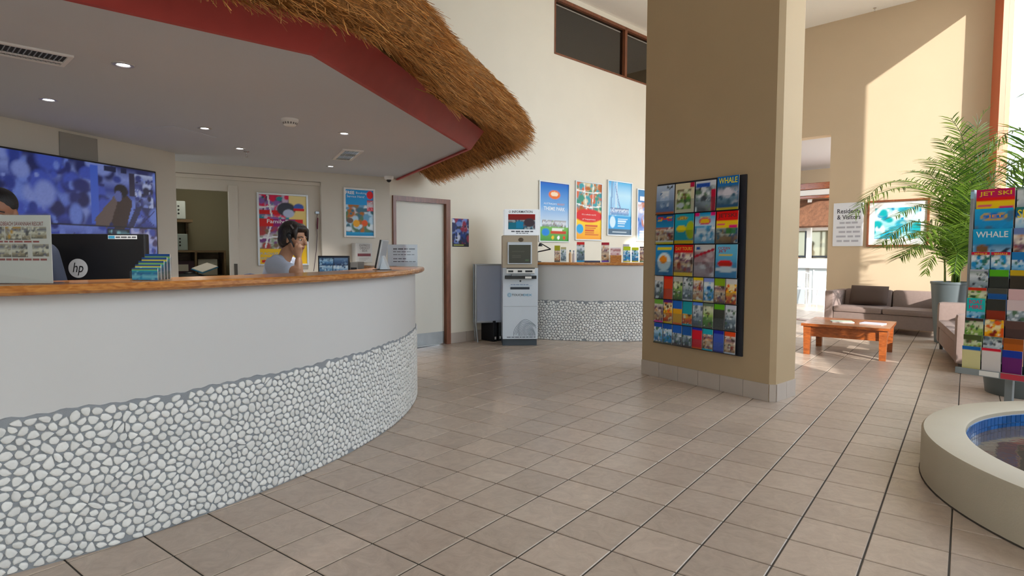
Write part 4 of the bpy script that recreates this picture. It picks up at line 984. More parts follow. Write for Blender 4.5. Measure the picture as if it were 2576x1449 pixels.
# folded whiteboard easel
eA = at_z(1209.7, 861.5); EP = Plane(eA[:2] + np.array([-0.09, 0.02]), (0.85, 0.28))
def ez(y, x=1225): return EP.px(x, y)[1]
es_ = thing('whiteboard_easel', 'folded double sided whiteboard sign with silver frame leaning by the kiosk', 'whiteboard', (*EP.o, 0), EP.rot)
ALU = mat('aluminium', 'aab0b6', 0.35, metal=0.6); BOARD = mat('whiteboard', 'a9b1c4', 0.25)
zt_, zb_ = ez(664), ez(812)
for y0, nm in ((0.0, 'front'), (0.10, 'rear')):
    lean = 0.03 if y0 == 0 else -0.03
    def lp(x, z): return (x, y0 + lean * (1 - z / zt_) * -1, z)
    p = MB(); p.box(0.03, 0.53, y0 - 0.002, y0 + 0.012, zb_ + 0.02, zt_ - 0.02).build('board_panel', BOARD, es_)
    f = MB(); f.bbox(0.0, 0.03, y0 - 0.012, y0 + 0.02, zb_, zt_, 0.006); f.bbox(0.53, 0.56, y0 - 0.012, y0 + 0.02, zb_, zt_, 0.006); f.bbox(0.03, 0.53, y0 - 0.012, y0 + 0.02, zt_ - 0.025, zt_, 0.006); f.bbox(0.03, 0.53, y0 - 0.012, y0 + 0.02, zb_, zb_ + 0.03, 0.006); f.build('board_frame', ALU, es_)
    for x in (0.03, 0.53): MB().tube([(x - 0.015 if x < 0.2 else x + 0.015, y0 + 0.004, zb_ + 0.01), (x + 0.01 if x < 0.2 else x + 0.01, y0 + (-0.02 if y0 == 0 else 0.02), 0.0)], 0.011, 10).build('leg', ALU, es_, smooth=True)
MB().box(0.0, 0.56, 0.015, 0.095, zt_ - 0.012, zt_ - 0.002).build('top_hinge', ALU, es_)
# lever arch files on the floor behind the easel
for k in range(2):
    fl_ = thing('lever_arch_file', 'black lever arch file on the floor behind the whiteboard, ' + ('next to the paper carton' if k else 'farther from the paper carton'), 'file', (*BACK.pt(BACK.px(1222 + 12 * k, 850)[0] - 0.10, -0.29), 0.001), BACK.rot, 'black files behind the whiteboard')
    MB().bbox(0, 0.072, 0, 0.28, 0, 0.31, 0.004).build('cover', BLACK, fl_); MB().box(0.02, 0.05, -0.0015, 0, 0.03, 0.07).build('spine_label', WHITE, fl_)
cb = thing('paper_carton', 'grey paper carton with dark base on the floor behind the whiteboard', 'box', (*BACK.pt(BACK.px(1246, 850)[0] - 0.08, -0.25), 0.001), BACK.rot)
MB().bbox(0, 0.3, 0, 0.22, 0, 0.05, 0.003).build('carton_base', BLACK, cb); MB().bbox(0.003, 0.297, 0.003, 0.217, 0.05, 0.28, 0.003).build('carton_side', mat('carton_grey', '9aa4aa', 0.6), cb); MB().box(0.08, 0.2, 0.0015, 0.003, 0.1, 0.14).build('carton_print', ink('5a4a5a'), cb)

# ================================================================== MAGAZINES AND RACKS
def mag_art(A, kind, seed):
    r = np.random.default_rng(seed); pals = {'sea': PAL_SEA, 'people': PAL_PEOPLE, 'green': PAL_GREEN, 'rock': PAL_ROCK, 'warm': PAL_WARM}
    base, head, hcol, foot = kind
    if base in pals: A.photo(0, 0, 1, 1, pals[base], seed, 26)
    else: A.fill(base)
    if head: A.rect(0, 1 - head, 1, 1, hcol)
    if foot: A.rect(0, 0, 1, 0.09, foot)
def magazine(parent_loc, rot, w, h, label, cat, kind, seed, words_, group, name, tilt=0.0, thick=0.004):
    t = thing(name, label, cat, parent_loc, rot, group)
    if tilt: t.rotation_euler = (tilt, 0, rot)
    MB().box(0, w, 0, thick, 0, h).build('pages', WHITE, t)
    A = Art(w, h, 16, 22); 
    if callable(kind): kind(A)
    else: mag_art(A, kind, seed)
    cv = A.obj('cover', t, 0, 0, -0.0006)
    for body, u, v, hh, c, wd in words_: text(body, cv, w * u, h * v, -0.0016, hh * h, c, w * wd, bold=0.015)
    return t
GR = [PILP.px(1658, y)[1] for y in (468, 541, 615, 692, 750, 809, 860)]
gx0 = PILP.px(1657, 600)[0]; gx1 = PILP.px(1866, 600)[0]; gx2 = PILP.px(1877, 600)[0]
zb0 = PILP.px(1870, 900)[1]
rack = wall_thing(PILP, 'brochure_rack', 'black wall rack with clear pockets of magazines on the tan pillar', 'brochure rack', gx0, 0, -0.001)
RW_ = gx2 - gx0; GW = gx1 - gx0
DKB = mat('rack_black', '23262e', 0.4)
MB().bbox(-0.005, RW_, -0.022, 0, GR[-1] - 0.01, GR[0] + 0.012, 0.003).build('back_board', DKB, rack)
for i in range(6):
    zb_i = GR[i + 1]; MB().box(0, GW, -0.058, -0.022, zb_i - 0.002, zb_i + 0.003).build('pocket_ledge', DKB, rack)
    n = 4 if i < 3 else 8
    for k in range(n):
        a = GW * k / n + 0.003; b = GW * (k + 1) / n - 0.003; hh = (GR[i] - zb_i) * 0.45
        MB().box(a, b, -0.060, -0.058, zb_i, zb_i + hh).build('clear_pocket', CLEAR, rack)
def a_tt(A): A.photo(0, 0, 1, 1, PAL_ROCK, 3, 30).rect(0, 0.82, 1, 1, 'd8dde4').rect(0.78, 0, 1, 0.7, 'b03a48').rect(0.05, 0.78, 0.7, 0.92, '2f55a8')
def a_whale(A): A.grad('2b4a6a', '1f6fb0').photo(0.05, 0.15, 0.95, 0.7, ['3a5a6e', '7f9aac', 'c9c4cc', '31506a'], 7, 16).ell(0.5, 0.5, 0.2, 0.16, 'd8d4dc').rect(0, 0, 1, 0.08, 'd9c22a').rect(0, 0.74, 1, 1, '1b64a6')
def a_jsk(A): A.photo(0, 0, 1, 0.5, ['5a4a3a', '8a6a4a', '3a5a6a', 'c9c4b4'], 9, 16).rect(0, 0.5, 1, 0.72, 'f0c818').rect(0, 0.72, 1, 1, 'd8332e').rect(0.5, 0.28, 0.9, 0.46, '3f7a3a').rect(0.02, 0.55, 0.4, 0.62, 'd8407a').rect(0.62, 0.5, 0.95, 0.58, 'd8407a')
def a_tail(A): A.grad('3f5f94', 'b9c9de').photo(0.2, 0.15, 0.7, 0.8, ['4a6a9a', '9fb4d0', 'e8edf4'], 12, 14).band(0.6, 0.95, 0.75, 0.86, 0.03, '20242c').band(0.9, 0.95, 0.75, 0.86, 0.03, '20242c').rect(0, 0, 1, 0.06, 'c9644a')
def a_garden(A): A.fill('d6cdb0').photo(0.08, 0.1, 0.86, 0.78, PAL_GREEN, 13, 20).rect(0.8, 0.82, 1, 1, 'a83a4a').ell(0.3, 0.25, 0.2, 0.08, 'dfe2e4')
def a_x(A): A.photo(0, 0.1, 1, 0.55, PAL_PEOPLE, 14, 24).grad('4a86b8', '24487e', 0.55, 1).rect(0, 0, 1, 0.07, 'd8c030').band(0.15, 0.82, 0.85, 0.92, 0.035, 'e0b030').band(0.85, 0.82, 0.15, 0.92, 0.035, 'c83a2a')
def a_jet(A): A.grad('2f8f9a', '3f9fb8').ell(0.35, 0.5, 0.25, 0.12, 'd8c83a').ell(0.85, 0.45, 0.25, 0.3, '9fb04a').rect(0, 0, 1, 0.12, 'd8b02a').ell(0.4, 0.85, 0.3, 0.07, '8a7a4a')
def a_surf(A): A.photo(0, 0, 1, 0.55, ['3a7fae', '8fbcd8', 'f0f4f6', '4a8fc0'], 15, 16).grad('c8dcea', '2f8fc4', 0.55, 1).ell(0.5, 0.72, 0.3, 0.12, 'c83a6a').ell(0.5, 0.72, 0.24, 0.08, 'e0b83a').rect(0, 0.9, 0.2, 1, 'd83a7a').rect(0.8, 0.9, 1, 1, 'd83a7a')
def a_splash(A): A.grad('1f5f8a', '1f8fd0').ell(0.5, 0.45, 0.38, 0.3, 'dff0f8').ell(0.45, 0.52, 0.22, 0.13, 'e08a2a').rect(0.1, 0.84, 0.9, 0.94, 'e8d83a').lines(0.2, 0.04, 0.9, 0.16, 2, 'bcd8e4')
def a_day(A): A.photo(0, 0.12, 1, 0.76, PAL_PEOPLE, 17, 26).rect(0, 0.76, 1, 1, 'c8382e').rect(0, 0, 1, 0.12, 'e0b82a')
def a_swoosh(A): A.photo(0, 0, 1, 1, ['8a7478', 'b0a4a8', '7a5a60', 'd6d0d2'], 18, 22).rect(0, 0.78, 1, 1, 'c9c8c6').band(0, 0.62, 1, 0.86, 0.05, '9a2f3a').ell(0.2, 0.88, 0.12, 0.05, '2f4a8a')
def a_ocean(A): A.grad('2f6fa4', '7fc0e0').ell(0.45, 0.42, 0.35, 0.12, 'c8282e').ell(0.5, 0.25, 0.5, 0.08, 'e8f0f4').rect(0.15, 0.66, 0.8, 0.7, 'd8b83a')
M12 = [('magazine with a whale tail title in the top pocket row', a_tail, []), ('beige garden scene magazine in the top pocket row', a_garden, []), ('magazine with big blue TOURS lettering and red side strip', a_tt, [('TOURS', 0.38, 0.86, 0.09, '1f3f9a', 0.6)]), ('blue magazine titled WHALE in tall yellow letters on the pillar rack', a_whale, [('WHALE', 0.5, 0.87, 0.17, 'f4e21a', 0.86)]),
       ('dark blue magazine with a red and yellow X over a crowd', a_x, []), ('teal JET magazine with a yellow boat on the pillar rack', a_jet, [('JET', 0.45, 0.85, 0.08, 'f0c83a', 0.4)]), ('white surf magazine with pink corners on the pillar rack', a_surf, [('JETSKI', 0.5, 0.84, 0.07, 'f0d84a', 0.5)]), ('yellow and red JETSKI magazine on the pillar rack', a_jsk, [('JETSKI', 0.5, 0.85, 0.16, '7a1818', 0.84)]),
       ('blue splash magazine with an orange vehicle on the pillar rack', a_splash, []), ('DAY TOURS magazine with red header and group photo', a_day, [('DAY TOURS', 0.5, 0.88, 0.11, 'f0b82a', 0.86)]), ('grey magazine with a dark red swoosh on the pillar rack', a_swoosh, []), ('OCEAN JET magazine with a red boat on the pillar rack', a_ocean, [('OCEAN', 0.38, 0.89, 0.08, 'b8283a', 0.55), ('JET', 0.32, 0.79, 0.10, 'b8283a', 0.4)])]
for k, (lab, art, wd) in enumerate(M12):
    i, j = divmod(k, 4); w = GW / 4 - 0.016; h = GR[i] - GR[i + 1] - 0.012 + (0.02 if k == 3 else 0)
    x, y = PILP.pt(gx0 + GW * j / 4 + 0.008, -0.056); magazine((x, y, GR[i + 1] + 0.0035), PILP.rot, w, h, lab, 'magazine', art, k, wd, 'magazines in the pillar rack', 'magazine', tilt=-0.03)
B24 = [('brochure with a white chef hat shape', ('rock', 0.2, 'd8d0c8', None)), ('orange red brochure', ('c8503a', 0.1, 'd8402a', 'd85a3a')), ('olive brochure with pale header', ('green', 0.22, 'b8b8ae', None)), ('brochure with dark hillside photo', ('rock', 0.0, None, 'c9ccd0')), ('brochure with yellow border', ('people', 0.12, 'e0c83a', 'e0c83a')), ('pale blue beach brochure', ('sea', 0.15, '8a9ad8', 'd8c8a0')), ('green leaf topped brochure', ('people', 0.3, '7a9a3a', None)), ('brochure with a red parrot photo', ('warm', 0.2, 'd8d4d0', None)),
       ('brochure with pink foot strip', ('people', 0.2, '6aa04a', 'd84aa0')), ('brochure with a brown animal photo and yellow foot', ('warm', 0.12, '4a2a6a', 'd8b83a')), ('yellow car brochure titled in yellow', ('d8a02a', 0.35, '2f5fae', 'd8642a')), ('turquoise brochure with a red kayak', ('warm', 0.5, '2f8f9a', '2f9fb0')), ('waterfall brochure beside a grey divider', ('rock', 0.1, '6a8ad8', '4a4a44')), ('mossy green glen brochure', ('green', 0.1, '5a6a58', '4a4a3a')), ('black brochure with green title patch', ('2a2c28', 0.2, '5aa03a', '3a3a34')), ('cave pool brochure with white header', ('rock', 0.14, 'c9ccd8', '3f4440')),
       ('city skyline brochure at the pillar end', ('sea', 0.22, '2f4fa0', '3a4a34')), ('city skyline brochure second from the pillar end', ('sea', 0.24, '34509a', '3f4a38')), ('blue hour skyline brochure with pale beach', ('rock', 0.4, '3a5aa8', '4a4440')), ('blue hour skyline brochure beside the red one', ('rock', 0.42, '34508f', '463f3c')), ('magenta red brochure with a green bottle', ('c83a4a', 0.1, '2a3a9a', 'd8642a')), ('teal brochure with a red swimmer', ('people', 0.25, '2f9fb0', '3ab0d0')), ('indigo rollercoaster brochure', ('4a5aa8', 0.15, '2a2f8a', '2f3470')), ('white brochure with orange header and bottle', ('people', 0.2, 'd85a2a', 'd0d4dc'))]
for k, (lab, art) in enumerate(B24):
    i, j = divmod(k, 8); i += 3; w = GW / 8 - 0.010; h = GR[i] - GR[i + 1] - 0.010
    x, y = PILP.pt(gx0 + GW * j / 8 + 0.005, -0.055); magazine((x, y, GR[i + 1] + 0.0035), PILP.rot, w, h, lab + ', in the pillar rack', 'brochure', art, 100 + k, [], 'brochures in the pillar rack', 'brochure', tilt=-0.02)

# ---- floor standing rack beside the pool
KS_ = 4.85 / 4.5; ST = Plane((0.769 * 4.85, 4.85), (0.56, -0.83)); SW = 0.48 * KS_
def sz_(y): return ST.px(2460, y)[1]
st = thing('brochure_stand', 'grey double sided brochure stand on a post beside the pool', 'brochure stand', (*ST.o, 0), ST.rot)
STG = mat('stand_grey', '8f9698', 0.45); zt_, zb_ = sz_(478), sz_(935)
MB().bbox(-0.03, -0.005, -0.05, 0.10, zb_, zt_, 0.004).build('side_panel', STG, st); MB().bbox(SW + 0.005, SW + 0.03, -0.05, 0.10, zb_, zt_, 0.004).build('side_panel', STG, st)
MB().box(-0.005, SW + 0.005, 0.015, 0.035, zb_, zt_ - 0.02).build('centre_board', DKB, st); MB().bbox(-0.03, SW + 0.03, -0.19, 0.02, zb_, zb_ + 0.02, 0.004).build('bottom_tray', STG, st)
MB().box(-0.03, SW + 0.03, -0.195, -0.19, zb_, zb_ + 0.05).build('tray_lip', STG, st); MB().box(0.13, 0.255, -0.197, -0.1955, zb_ + 0.006, zb_ + 0.044).build('maker_label', WHITE, st); MB().box(0.265, SW + 0.02, -0.197, -0.1955, zb_ + 0.004, zb_ + 0.046).build('red_strip', ink('c8384a'), st)
MB().bbox(0.235, 0.285, 0.0, 0.05, 0.03, zb_, 0.004).build('post', STG, st)
for a in (0, 90):
    mb = MB().bbox(-0.30, 0.30, -0.025, 0.025, 0.0, 0.03, 0.004); mb.xform(Matrix.Translation((0.26, 0.025, 0)) @ Matrix.Rotation(math.radians(a + 45), 4, 'Z')); mb.build('foot_bar', STG, st)
MB().box(-0.029, -0.006, -0.052, -0.0505, zt_ - 0.07, zt_ - 0.015).build('blue_sticker', ink('9fc8e0'), st)
for k in range(7):      # pockets on the far side show as angled blades
    z = zb_ + 0.12 + k * 0.165; mb = MB().add([(0, 0.04, z), (SW, 0.04, z), (SW, 0.12, z + 0.14), (0, 0.12, z + 0.14), (0, 0.044, z), (SW, 0.044, z), (SW, 0.124, z + 0.14), (0, 0.124, z + 0.14)], [(0, 1, 2, 3), (4, 7, 6, 5), (0, 3, 7, 4), (1, 5, 6, 2), (3, 2, 6, 7), (0, 4, 5, 1)]); mb.build('rear_pocket', mat('rear_pocket', '6a5a60' if k % 2 else '8a8f98', 0.4), st)
rows = [479, 527, 577, 634, 677, 722, 748, 797, 838, 866]
def a_wh2(A): A.grad('3a6a9a', '2fa0d0').photo(0, 0, 1, 0.62, ['2f5f8a', '5a8ab8', '9fc0d8', '3a6a94'], 71, 16).ell(0.25, 0.3, 0.15, 0.24, 'b98468').ell(0.25, 0.5, 0.17, 0.1, '6a4a34').band(0.55, 0.2, 0.92, 0.5, 0.05, '1d2a3a')
def a_ujet(A): A.photo(0, 0, 1, 1, ['4a6a8a', '2f86b8', '1f8fc8', '3f9fd0'], 72, 14).ell(0.5, 0.80, 0.35, 0.10, 'c8a03a').ell(0.5, 0.80, 0.28, 0.07, '2f6fc0')
def a_jsk2(A): a_jsk(A); A.rect(0, 0.80, 1, 1, 'b8285a')
TOPW = [('JET SKI magazine on the stand by the pool', a_jsk2, [('JET SKI', 0.5, 0.88, 0.13, 'f2c81e', 0.84)], 0, 0), ('blue JET magazine in the second tier of the pool stand', a_ujet, [('JET', 0.55, 0.80, 0.09, 'f0a03a', 0.4)], 1, 0), ('WHALE magazine with a smiling child on the pool stand', a_wh2, [('WHALE', 0.5, 0.86, 0.15, 'e8f0f4', 0.84)], 2, 0),
        ('magazine with a grey landscape in the top tier of the pool stand', ('rock', 0.0, None, '7a4a3a'), [], 0, 1), ('blue magazine with yellow capitals on the pool stand', ('sea', 0.0, None, None), [('SD', 0.2, 0.84, 0.2, 'f0d82a', 0.3)], 1, 1), ('magazine with pale and rust coast photos on the pool stand', ('people', 0.15, '6a7aa8', None), [], 2, 1)]
def stand_pt(lx, i): return ST.pt(lx, -0.02 - 0.016 * i)
for lab, art, wd, i, j in TOPW:
    x, y = stand_pt(0.005 + j * 0.24 * KS_, i); h = 0.29 * KS_; zt1 = sz_(rows[i]); magazine((x, y, zt1 - h), ST.rot, 0.228 * KS_, h, lab, 'magazine', art, 200 + i * 2 + j, wd, 'magazines in the pool stand', 'magazine', tilt=0.05)
SMALL = [['red topped WHALE brochure, the one at the side panel', 'red topped WHALE brochure beside its twin', 'brochure with a red boat on turquoise sea'], ['waterfall gorge brochure', 'black brochure with green title block', 'brochure with gold title on dark wood'], ['green meadow brochure with red header', 'brochure with a navy blue heap of fruit', 'pink headed brochure with rust lettering'], ['turquoise BOAT HIRE brochure', 'black brochure with yellow round title', 'pink brochure with red lines above rocks'], ['brochure with a black and white animal', 'orange sunset brochure', 'dark brochure with a red banner'], ['dark olive forest brochure', 'brochure with a pelican on grey', 'orange brochure with white dome drawing'], ['pale yellow brochure with navy header', 'white brochure with red seafood drawing', 'purple brochure with striped tent drawing']]
SART = [[('sea', 0.13, 'b8284a', None), ('sea', 0.13, 'b8284a', None), ('sea', 0.3, '2f6fa8', '3a9a9a')], [('rock', 0.08, 'a8acb8', '9a8a74'), ('20231f', 0.25, '4f9a34', '2f3a24'), ('2a241c', 0.2, 'b89a2a', '6a6a8a')], [('green', 0.1, 'b8442e', '2a2a1c'), ('2f4f8a', 0.2, '3a3a34', '1c2230'), ('rock', 0.45, 'd8b4b4', None)], [('sea', 0.5, '3ab0b0', None), ('7a3024', 0.45, '20201c', '5a2a2a'), ('rock', 0.4, 'd8c4c4', None)], [('green', 0.12, '2a1c18', None), ('warm', 0.0, None, '4f86b0'), ('3a2a28', 0.3, '4a3430', None)], [('green', 0.2, '3a4424', '1a1c16'), ('rock', 0.0, None, 'a8a4b8'), ('a85a24', 0.2, '8a4a20', 'c88a3a')], [('d8cfa0', 0.14, '2f5fa0', 'd8c86a'), ('dcd4d0', 0.12, 'c8304a', 'e4dce0'), ('5a2a5a', 0.3, '2f3a8a', '9a2a3a')]]
SROW = [3, 4, 5, 6, 7, 8, 9]
for a, (i, labs) in enumerate(zip(SROW, SMALL)):
    for j, lab in enumerate(labs):
        x, y = stand_pt(0.004 + j * 0.12 * KS_, i); h = (0.19 if a < 6 else 0.172) * KS_; zt1 = sz_(rows[i]); wd = []
        if a == 0 and j < 2: wd = [('WHALE', 0.5, 0.93, 0.08, 'f0c83a', 0.7)]
        if lab.startswith('turquoise BOAT'): wd = [('BOAT', 0.5, 0.86, 0.15, 'd8286a', 0.74), ('HIRE', 0.5, 0.66, 0.15, 'd8286a', 0.74)]
        magazine((x, y, zt1 - h), ST.rot, 0.112 * KS_, h, lab + ', on the pool stand', 'brochure', SART[a][j], 300 + a * 3 + j, wd, 'brochures in the pool stand', 'brochure', tilt=0.05, thick=0.003)

# ================================================================== LOUNGE
FAB = mat('sofa_fabric', '8d7a72', 0.9, var=0.06, vscale=30, bump=0.25, bscale=300); FABD = mat('cushion_fabric', '54433a', 0.9, bump=0.25, bscale=300); LEGM = mat('sofa_leg', '4a4440', 0.4, metal=0.4)
def sofa(pl, off, x0, x1, label, depth=0.86, seat=0.42, armh=0.68, lean=0.0):
    L = x1 - x0; x, y = pl.pt(x0, off); s_ = thing('sofa', label, 'sofa', (x, y, 0), pl.rot)
    aw = 0.15
    MB().bbox(aw, L - aw, 0.02, depth - 0.02, 0.10, seat - 0.10, 0.02).build('seat_base', FAB, s_, smooth=True)
    for s in (0, L - aw): MB().bbox(s, s + aw, 0.0, depth, 0.10, armh, 0.05).build('armrest', FAB, s_, smooth=True)
    n = 2; cw = (L - 2 * aw) / n
    for k in range(n): MB().bbox(aw + k * cw + 0.003, aw + (k + 1) * cw - 0.003, 0.0, depth - 0.22, seat - 0.10, seat, 0.035).build('seat_cushion', FAB, s_, smooth=True)
    for k in range(n):
        mb = MB().bbox(aw + k * cw + 0.003, aw + (k + 1) * cw - 0.003, 0, 0.16, 0, armh - seat + 0.06, 0.045); mb.xform(Matrix.Translation((0, depth - 0.30, seat - 0.03)) @ Matrix.Rotation(-0.16, 4, 'X')); mb.build('back_cushion', FAB, s_, smooth=True)
    MB().bbox(0.05, L - 0.05, depth - 0.13, depth, 0.10, armh - 0.01, 0.04).build('backrest', FAB, s_, smooth=True)
    for fx in (0.05, L - 0.05):
        for fy in (0.06, depth - 0.06): MB().cyl((fx, fy, 0), (fx, fy, 0.11), 0.022, 0.028, 12).build('leg', LEGM, s_)
    return s_
SX0 = RIGHTP.px(2072, 770, -1.08)[0]
sofa(RIGHTP, -1.08, SX0, RIGHTP.px(2352, 800, -1.08)[0] + 0.16, 'taupe fabric two seat sofa along the sunlit wall')
S2P = Plane((5.94, 8.36), (-0.506, -0.862))
sofa(S2P, 0.0, 0.0, 2.05, 'taupe fabric sofa with its back to the brochure stand', armh=0.66)
x, y = RIGHTP.pt(SX0 + 0.24, -0.62); cu = thing('throw_cushion', 'dark brown cushion leaning in the corner of the wall sofa', 'cushion', (x, y, 0.43), RIGHTP.rot)
mb = MB()
for i in range(15):
    for j in range(13):
        for s in (0,): pass
def pillow(w, h, t, n=14):
    vs = []; fs = []
    for s in (1, -1):
        for j in range(n + 1):
            for i in range(n + 1):
                u = 2 * i / n - 1; v = 2 * j / n - 1; b = (max(0, 1 - u ** 4) * max(0, 1 - v ** 4)) ** 0.6
                vs.append((u * w / 2 * (1 - 0.05 * (1 - b)), s * t / 2 * b, h / 2 + v * h / 2 * (1 - 0.05 * (1 - b))))
    k = (n + 1) ** 2
    for s in range(2):
        for j in range(n):
            for i in range(n):
                a = s * k + j * (n + 1) + i; q = (a, a + 1, a + n + 2, a + n + 1); fs.append(q if s == 1 else q[::-1])
    return MB().add(vs, fs)
pl_ = pillow(0.62, 0.36, 0.15); pl_.xform(Matrix.Translation((0.32, 0.0, 0.0)) @ Matrix.Rotation(-0.35, 4, 'X')); pl_.build('cushion_body', FABD, cu, smooth=True, fix=True)

# coffee table
TP = Plane((3.904, 7.885), (0.685, -0.511)); tl = 0.855
ct = thing('coffee_table', 'square rustic orange timber coffee table with magazines', 'table', (*TP.o, 0), TP.rot)
ov = 0.07; th = 0.41
for k in range(5):
    a = -ov + (tl + 2 * ov) * k / 5; MB().bbox(-ov, tl + ov, a + 0.0015, a + (tl + 2 * ov) / 5 - 0.0015, th - 0.035, th, 0.004).build('top_plank', ORANGEW, ct)
for x in (0.0, tl):
    for y in (0.0, tl):
        q = 0.045; q2 = 0.036
        MB().add([(x - q2, y - q2, 0), (x + q2, y - q2, 0), (x + q2, y + q2, 0), (x - q2, y + q2, 0), (x - q, y - q, th - 0.035), (x + q, y - q, th - 0.035), (x + q, y + q, th - 0.035), (x - q, y + q, th - 0.035)], [(0, 3, 2, 1), (4, 5, 6, 7), (0, 1, 5, 4), (1, 2, 6, 5), (2, 3, 7, 6), (3, 0, 4, 7)]).build('leg', ORANGEW, ct)
for a in ((0.045, tl - 0.045, -0.012, 0.012), (0.045, tl - 0.045, tl - 0.012, tl + 0.012), (-0.012, 0.012, 0.045, tl - 0.045), (tl - 0.012, tl + 0.012, 0.045, tl - 0.045)): MB().box(a[0], a[1], a[2], a[3], th - 0.17, th - 0.036).build('apron', ORANGEW, ct)
for k, (lx, ly, rr, col, lab) in enumerate(((0.34, 0.42, 0.3, 'b9c4b0', 'open pale green magazine on the coffee table'), (0.70, 0.40, -0.2, 'c4c2dc', 'lilac leaflet on the coffee table'))):
    x, y = TP.pt(lx, ly); t = thing('magazine', lab, 'magazine', (x, y, th + 0.001), TP.rot + rr); MB().bbox(-0.13, 0.13, -0.1, 0.1, 0, 0.008, 0.002).build('pages', WHITE, t); MB().box(-0.13, 0.13, -0.1, 0.1, 0.008, 0.010).build('cover', ink(col), t)

# sign and picture on the tan wall
x0, z1 = RIGHTP.px(2098, 512); x1, z0 = RIGHTP.px(2170, 619)
sg = wall_thing(RIGHTP, 'notice_sign', 'white Residents & Visitors notice on the tan wall', 'sign', x0, z0, -0.002); w, h = x1 - x0, z1 - z0
MB().bbox(0, w, -0.008, 0, 0, h, 0.002).build('sign_board', mat('sign_white', 'e6e8ee', 0.5), sg)
text('Residents', sg, w * 0.52, h * 0.81, -0.0095, 0.085, '3a3a48', w * 0.78, bold=0.012); text('& Visitors', sg, w * 0.52, h * 0.67, -0.0095, 0.085, '3a3a48', w * 0.78, bold=0.012)
for k, (a, b) in enumerate(((0.22, 0.82), (0.12, 0.92), (0.2, 0.9), (0.12, 0.92), (0.14, 0.86))): words(sg, w * a, w * b, h * (0.54 - 0.105 * k), -0.0095, 0.036, 'b4b4be', 3, 40 + k)
x0, z1 = RIGHTP.px(2184, 506); x1, z0 = RIGHTP.px(2336, 620)
pc = wall_thing(RIGHTP, 'framed_picture', 'wide brown framed blue seascape picture with white mount', 'picture', x0, z0, -0.002); w, h = x1 - x0, z1 - z0
MB().box(0.02, w - 0.02, -0.012, 0, 0.02, h - 0.02).build('mount_board', WHITE, pc)
f = MB(); fw = 0.035
for a in ((0, fw, 0, h), (w - fw, w, 0, h), (fw, w - fw, 0, fw), (fw, w - fw, h - fw, h)): f.bbox(a[0], a[1], -0.035, 0, a[2], a[3], 0.006)
f.build('picture_frame', FRAMEW, pc)
A = Art(w * 0.74, h * 0.66, 40, 30); A.grad('2f6f9a', '8fc4d0').photo(0, 0, 1, 1, ['2f6f94', '4f9ab0', '9fd0d6', 'd8ecec', '3f8f94'], 81, 40); A.obj('picture_print', pc, w * 0.13, h * 0.17, -0.0135)
lx, lz = RIGHTP.px(2207, 30); sp = sprinkler('ceiling_sprinkler', 'white sprinkler drop below the high ceiling by the tan wall', (*RIGHTP.pt(RIGHTP.px(2207, 25)[0], -0.15), HC))

# ---- palms
POT = mat('pot_grey', '5b6568', 0.5, var=0.04, vscale=4); SOIL = mat('soil', '2e241c', 0.95, bump=0.8, bscale=60)
LEAF = bpy.data.materials.new('palm_leaf'); LEAF.use_nodes = True
def _leaf(m):
    N = m.node_tree.nodes; L = m.node_tree.links; b = N['Principled BSDF']; g = N.new('ShaderNodeNewGeometry'); oi = N.new('ShaderNodeObjectInfo'); ad = N.new('ShaderNodeMath'); fr = N.new('ShaderNodeMath'); fr.operation = 'FRACT'
    L.new(g.outputs['Random Per Island'], ad.inputs[0]); L.new(oi.outputs['Random'], ad.inputs[1]); L.new(ad.outputs[0], fr.inputs[0])
    cr = N.new('ShaderNodeValToRGB'); e = cr.color_ramp.elements; e[0].color = lin('26491a') + (1,); e[1].color = lin('7f9f38') + (1,); L.new(fr.outputs[0], cr.inputs[0]); L.new(cr.outputs[0], b.inputs['Base Color']); b.inputs['Roughness'].default_value = 0.4
    tr = N.new('ShaderNodeBsdfTranslucent'); L.new(cr.outputs[0], tr.inputs['Color']); mx = N.new('ShaderNodeMixShader'); mx.inputs[0].default_value = 0.45
    out = [n for n in N if n.type == 'OUTPUT_MATERIAL'][0]; L.new(b.outputs[0], mx.inputs[1]); L.new(tr.outputs[0], mx.inputs[2]); L.new(mx.outputs[0], out.inputs['Surface'])
_leaf(LEAF)
STEMM = mat('palm_stem', '7d8a3a', 0.5, var=0.2, vscale=20)
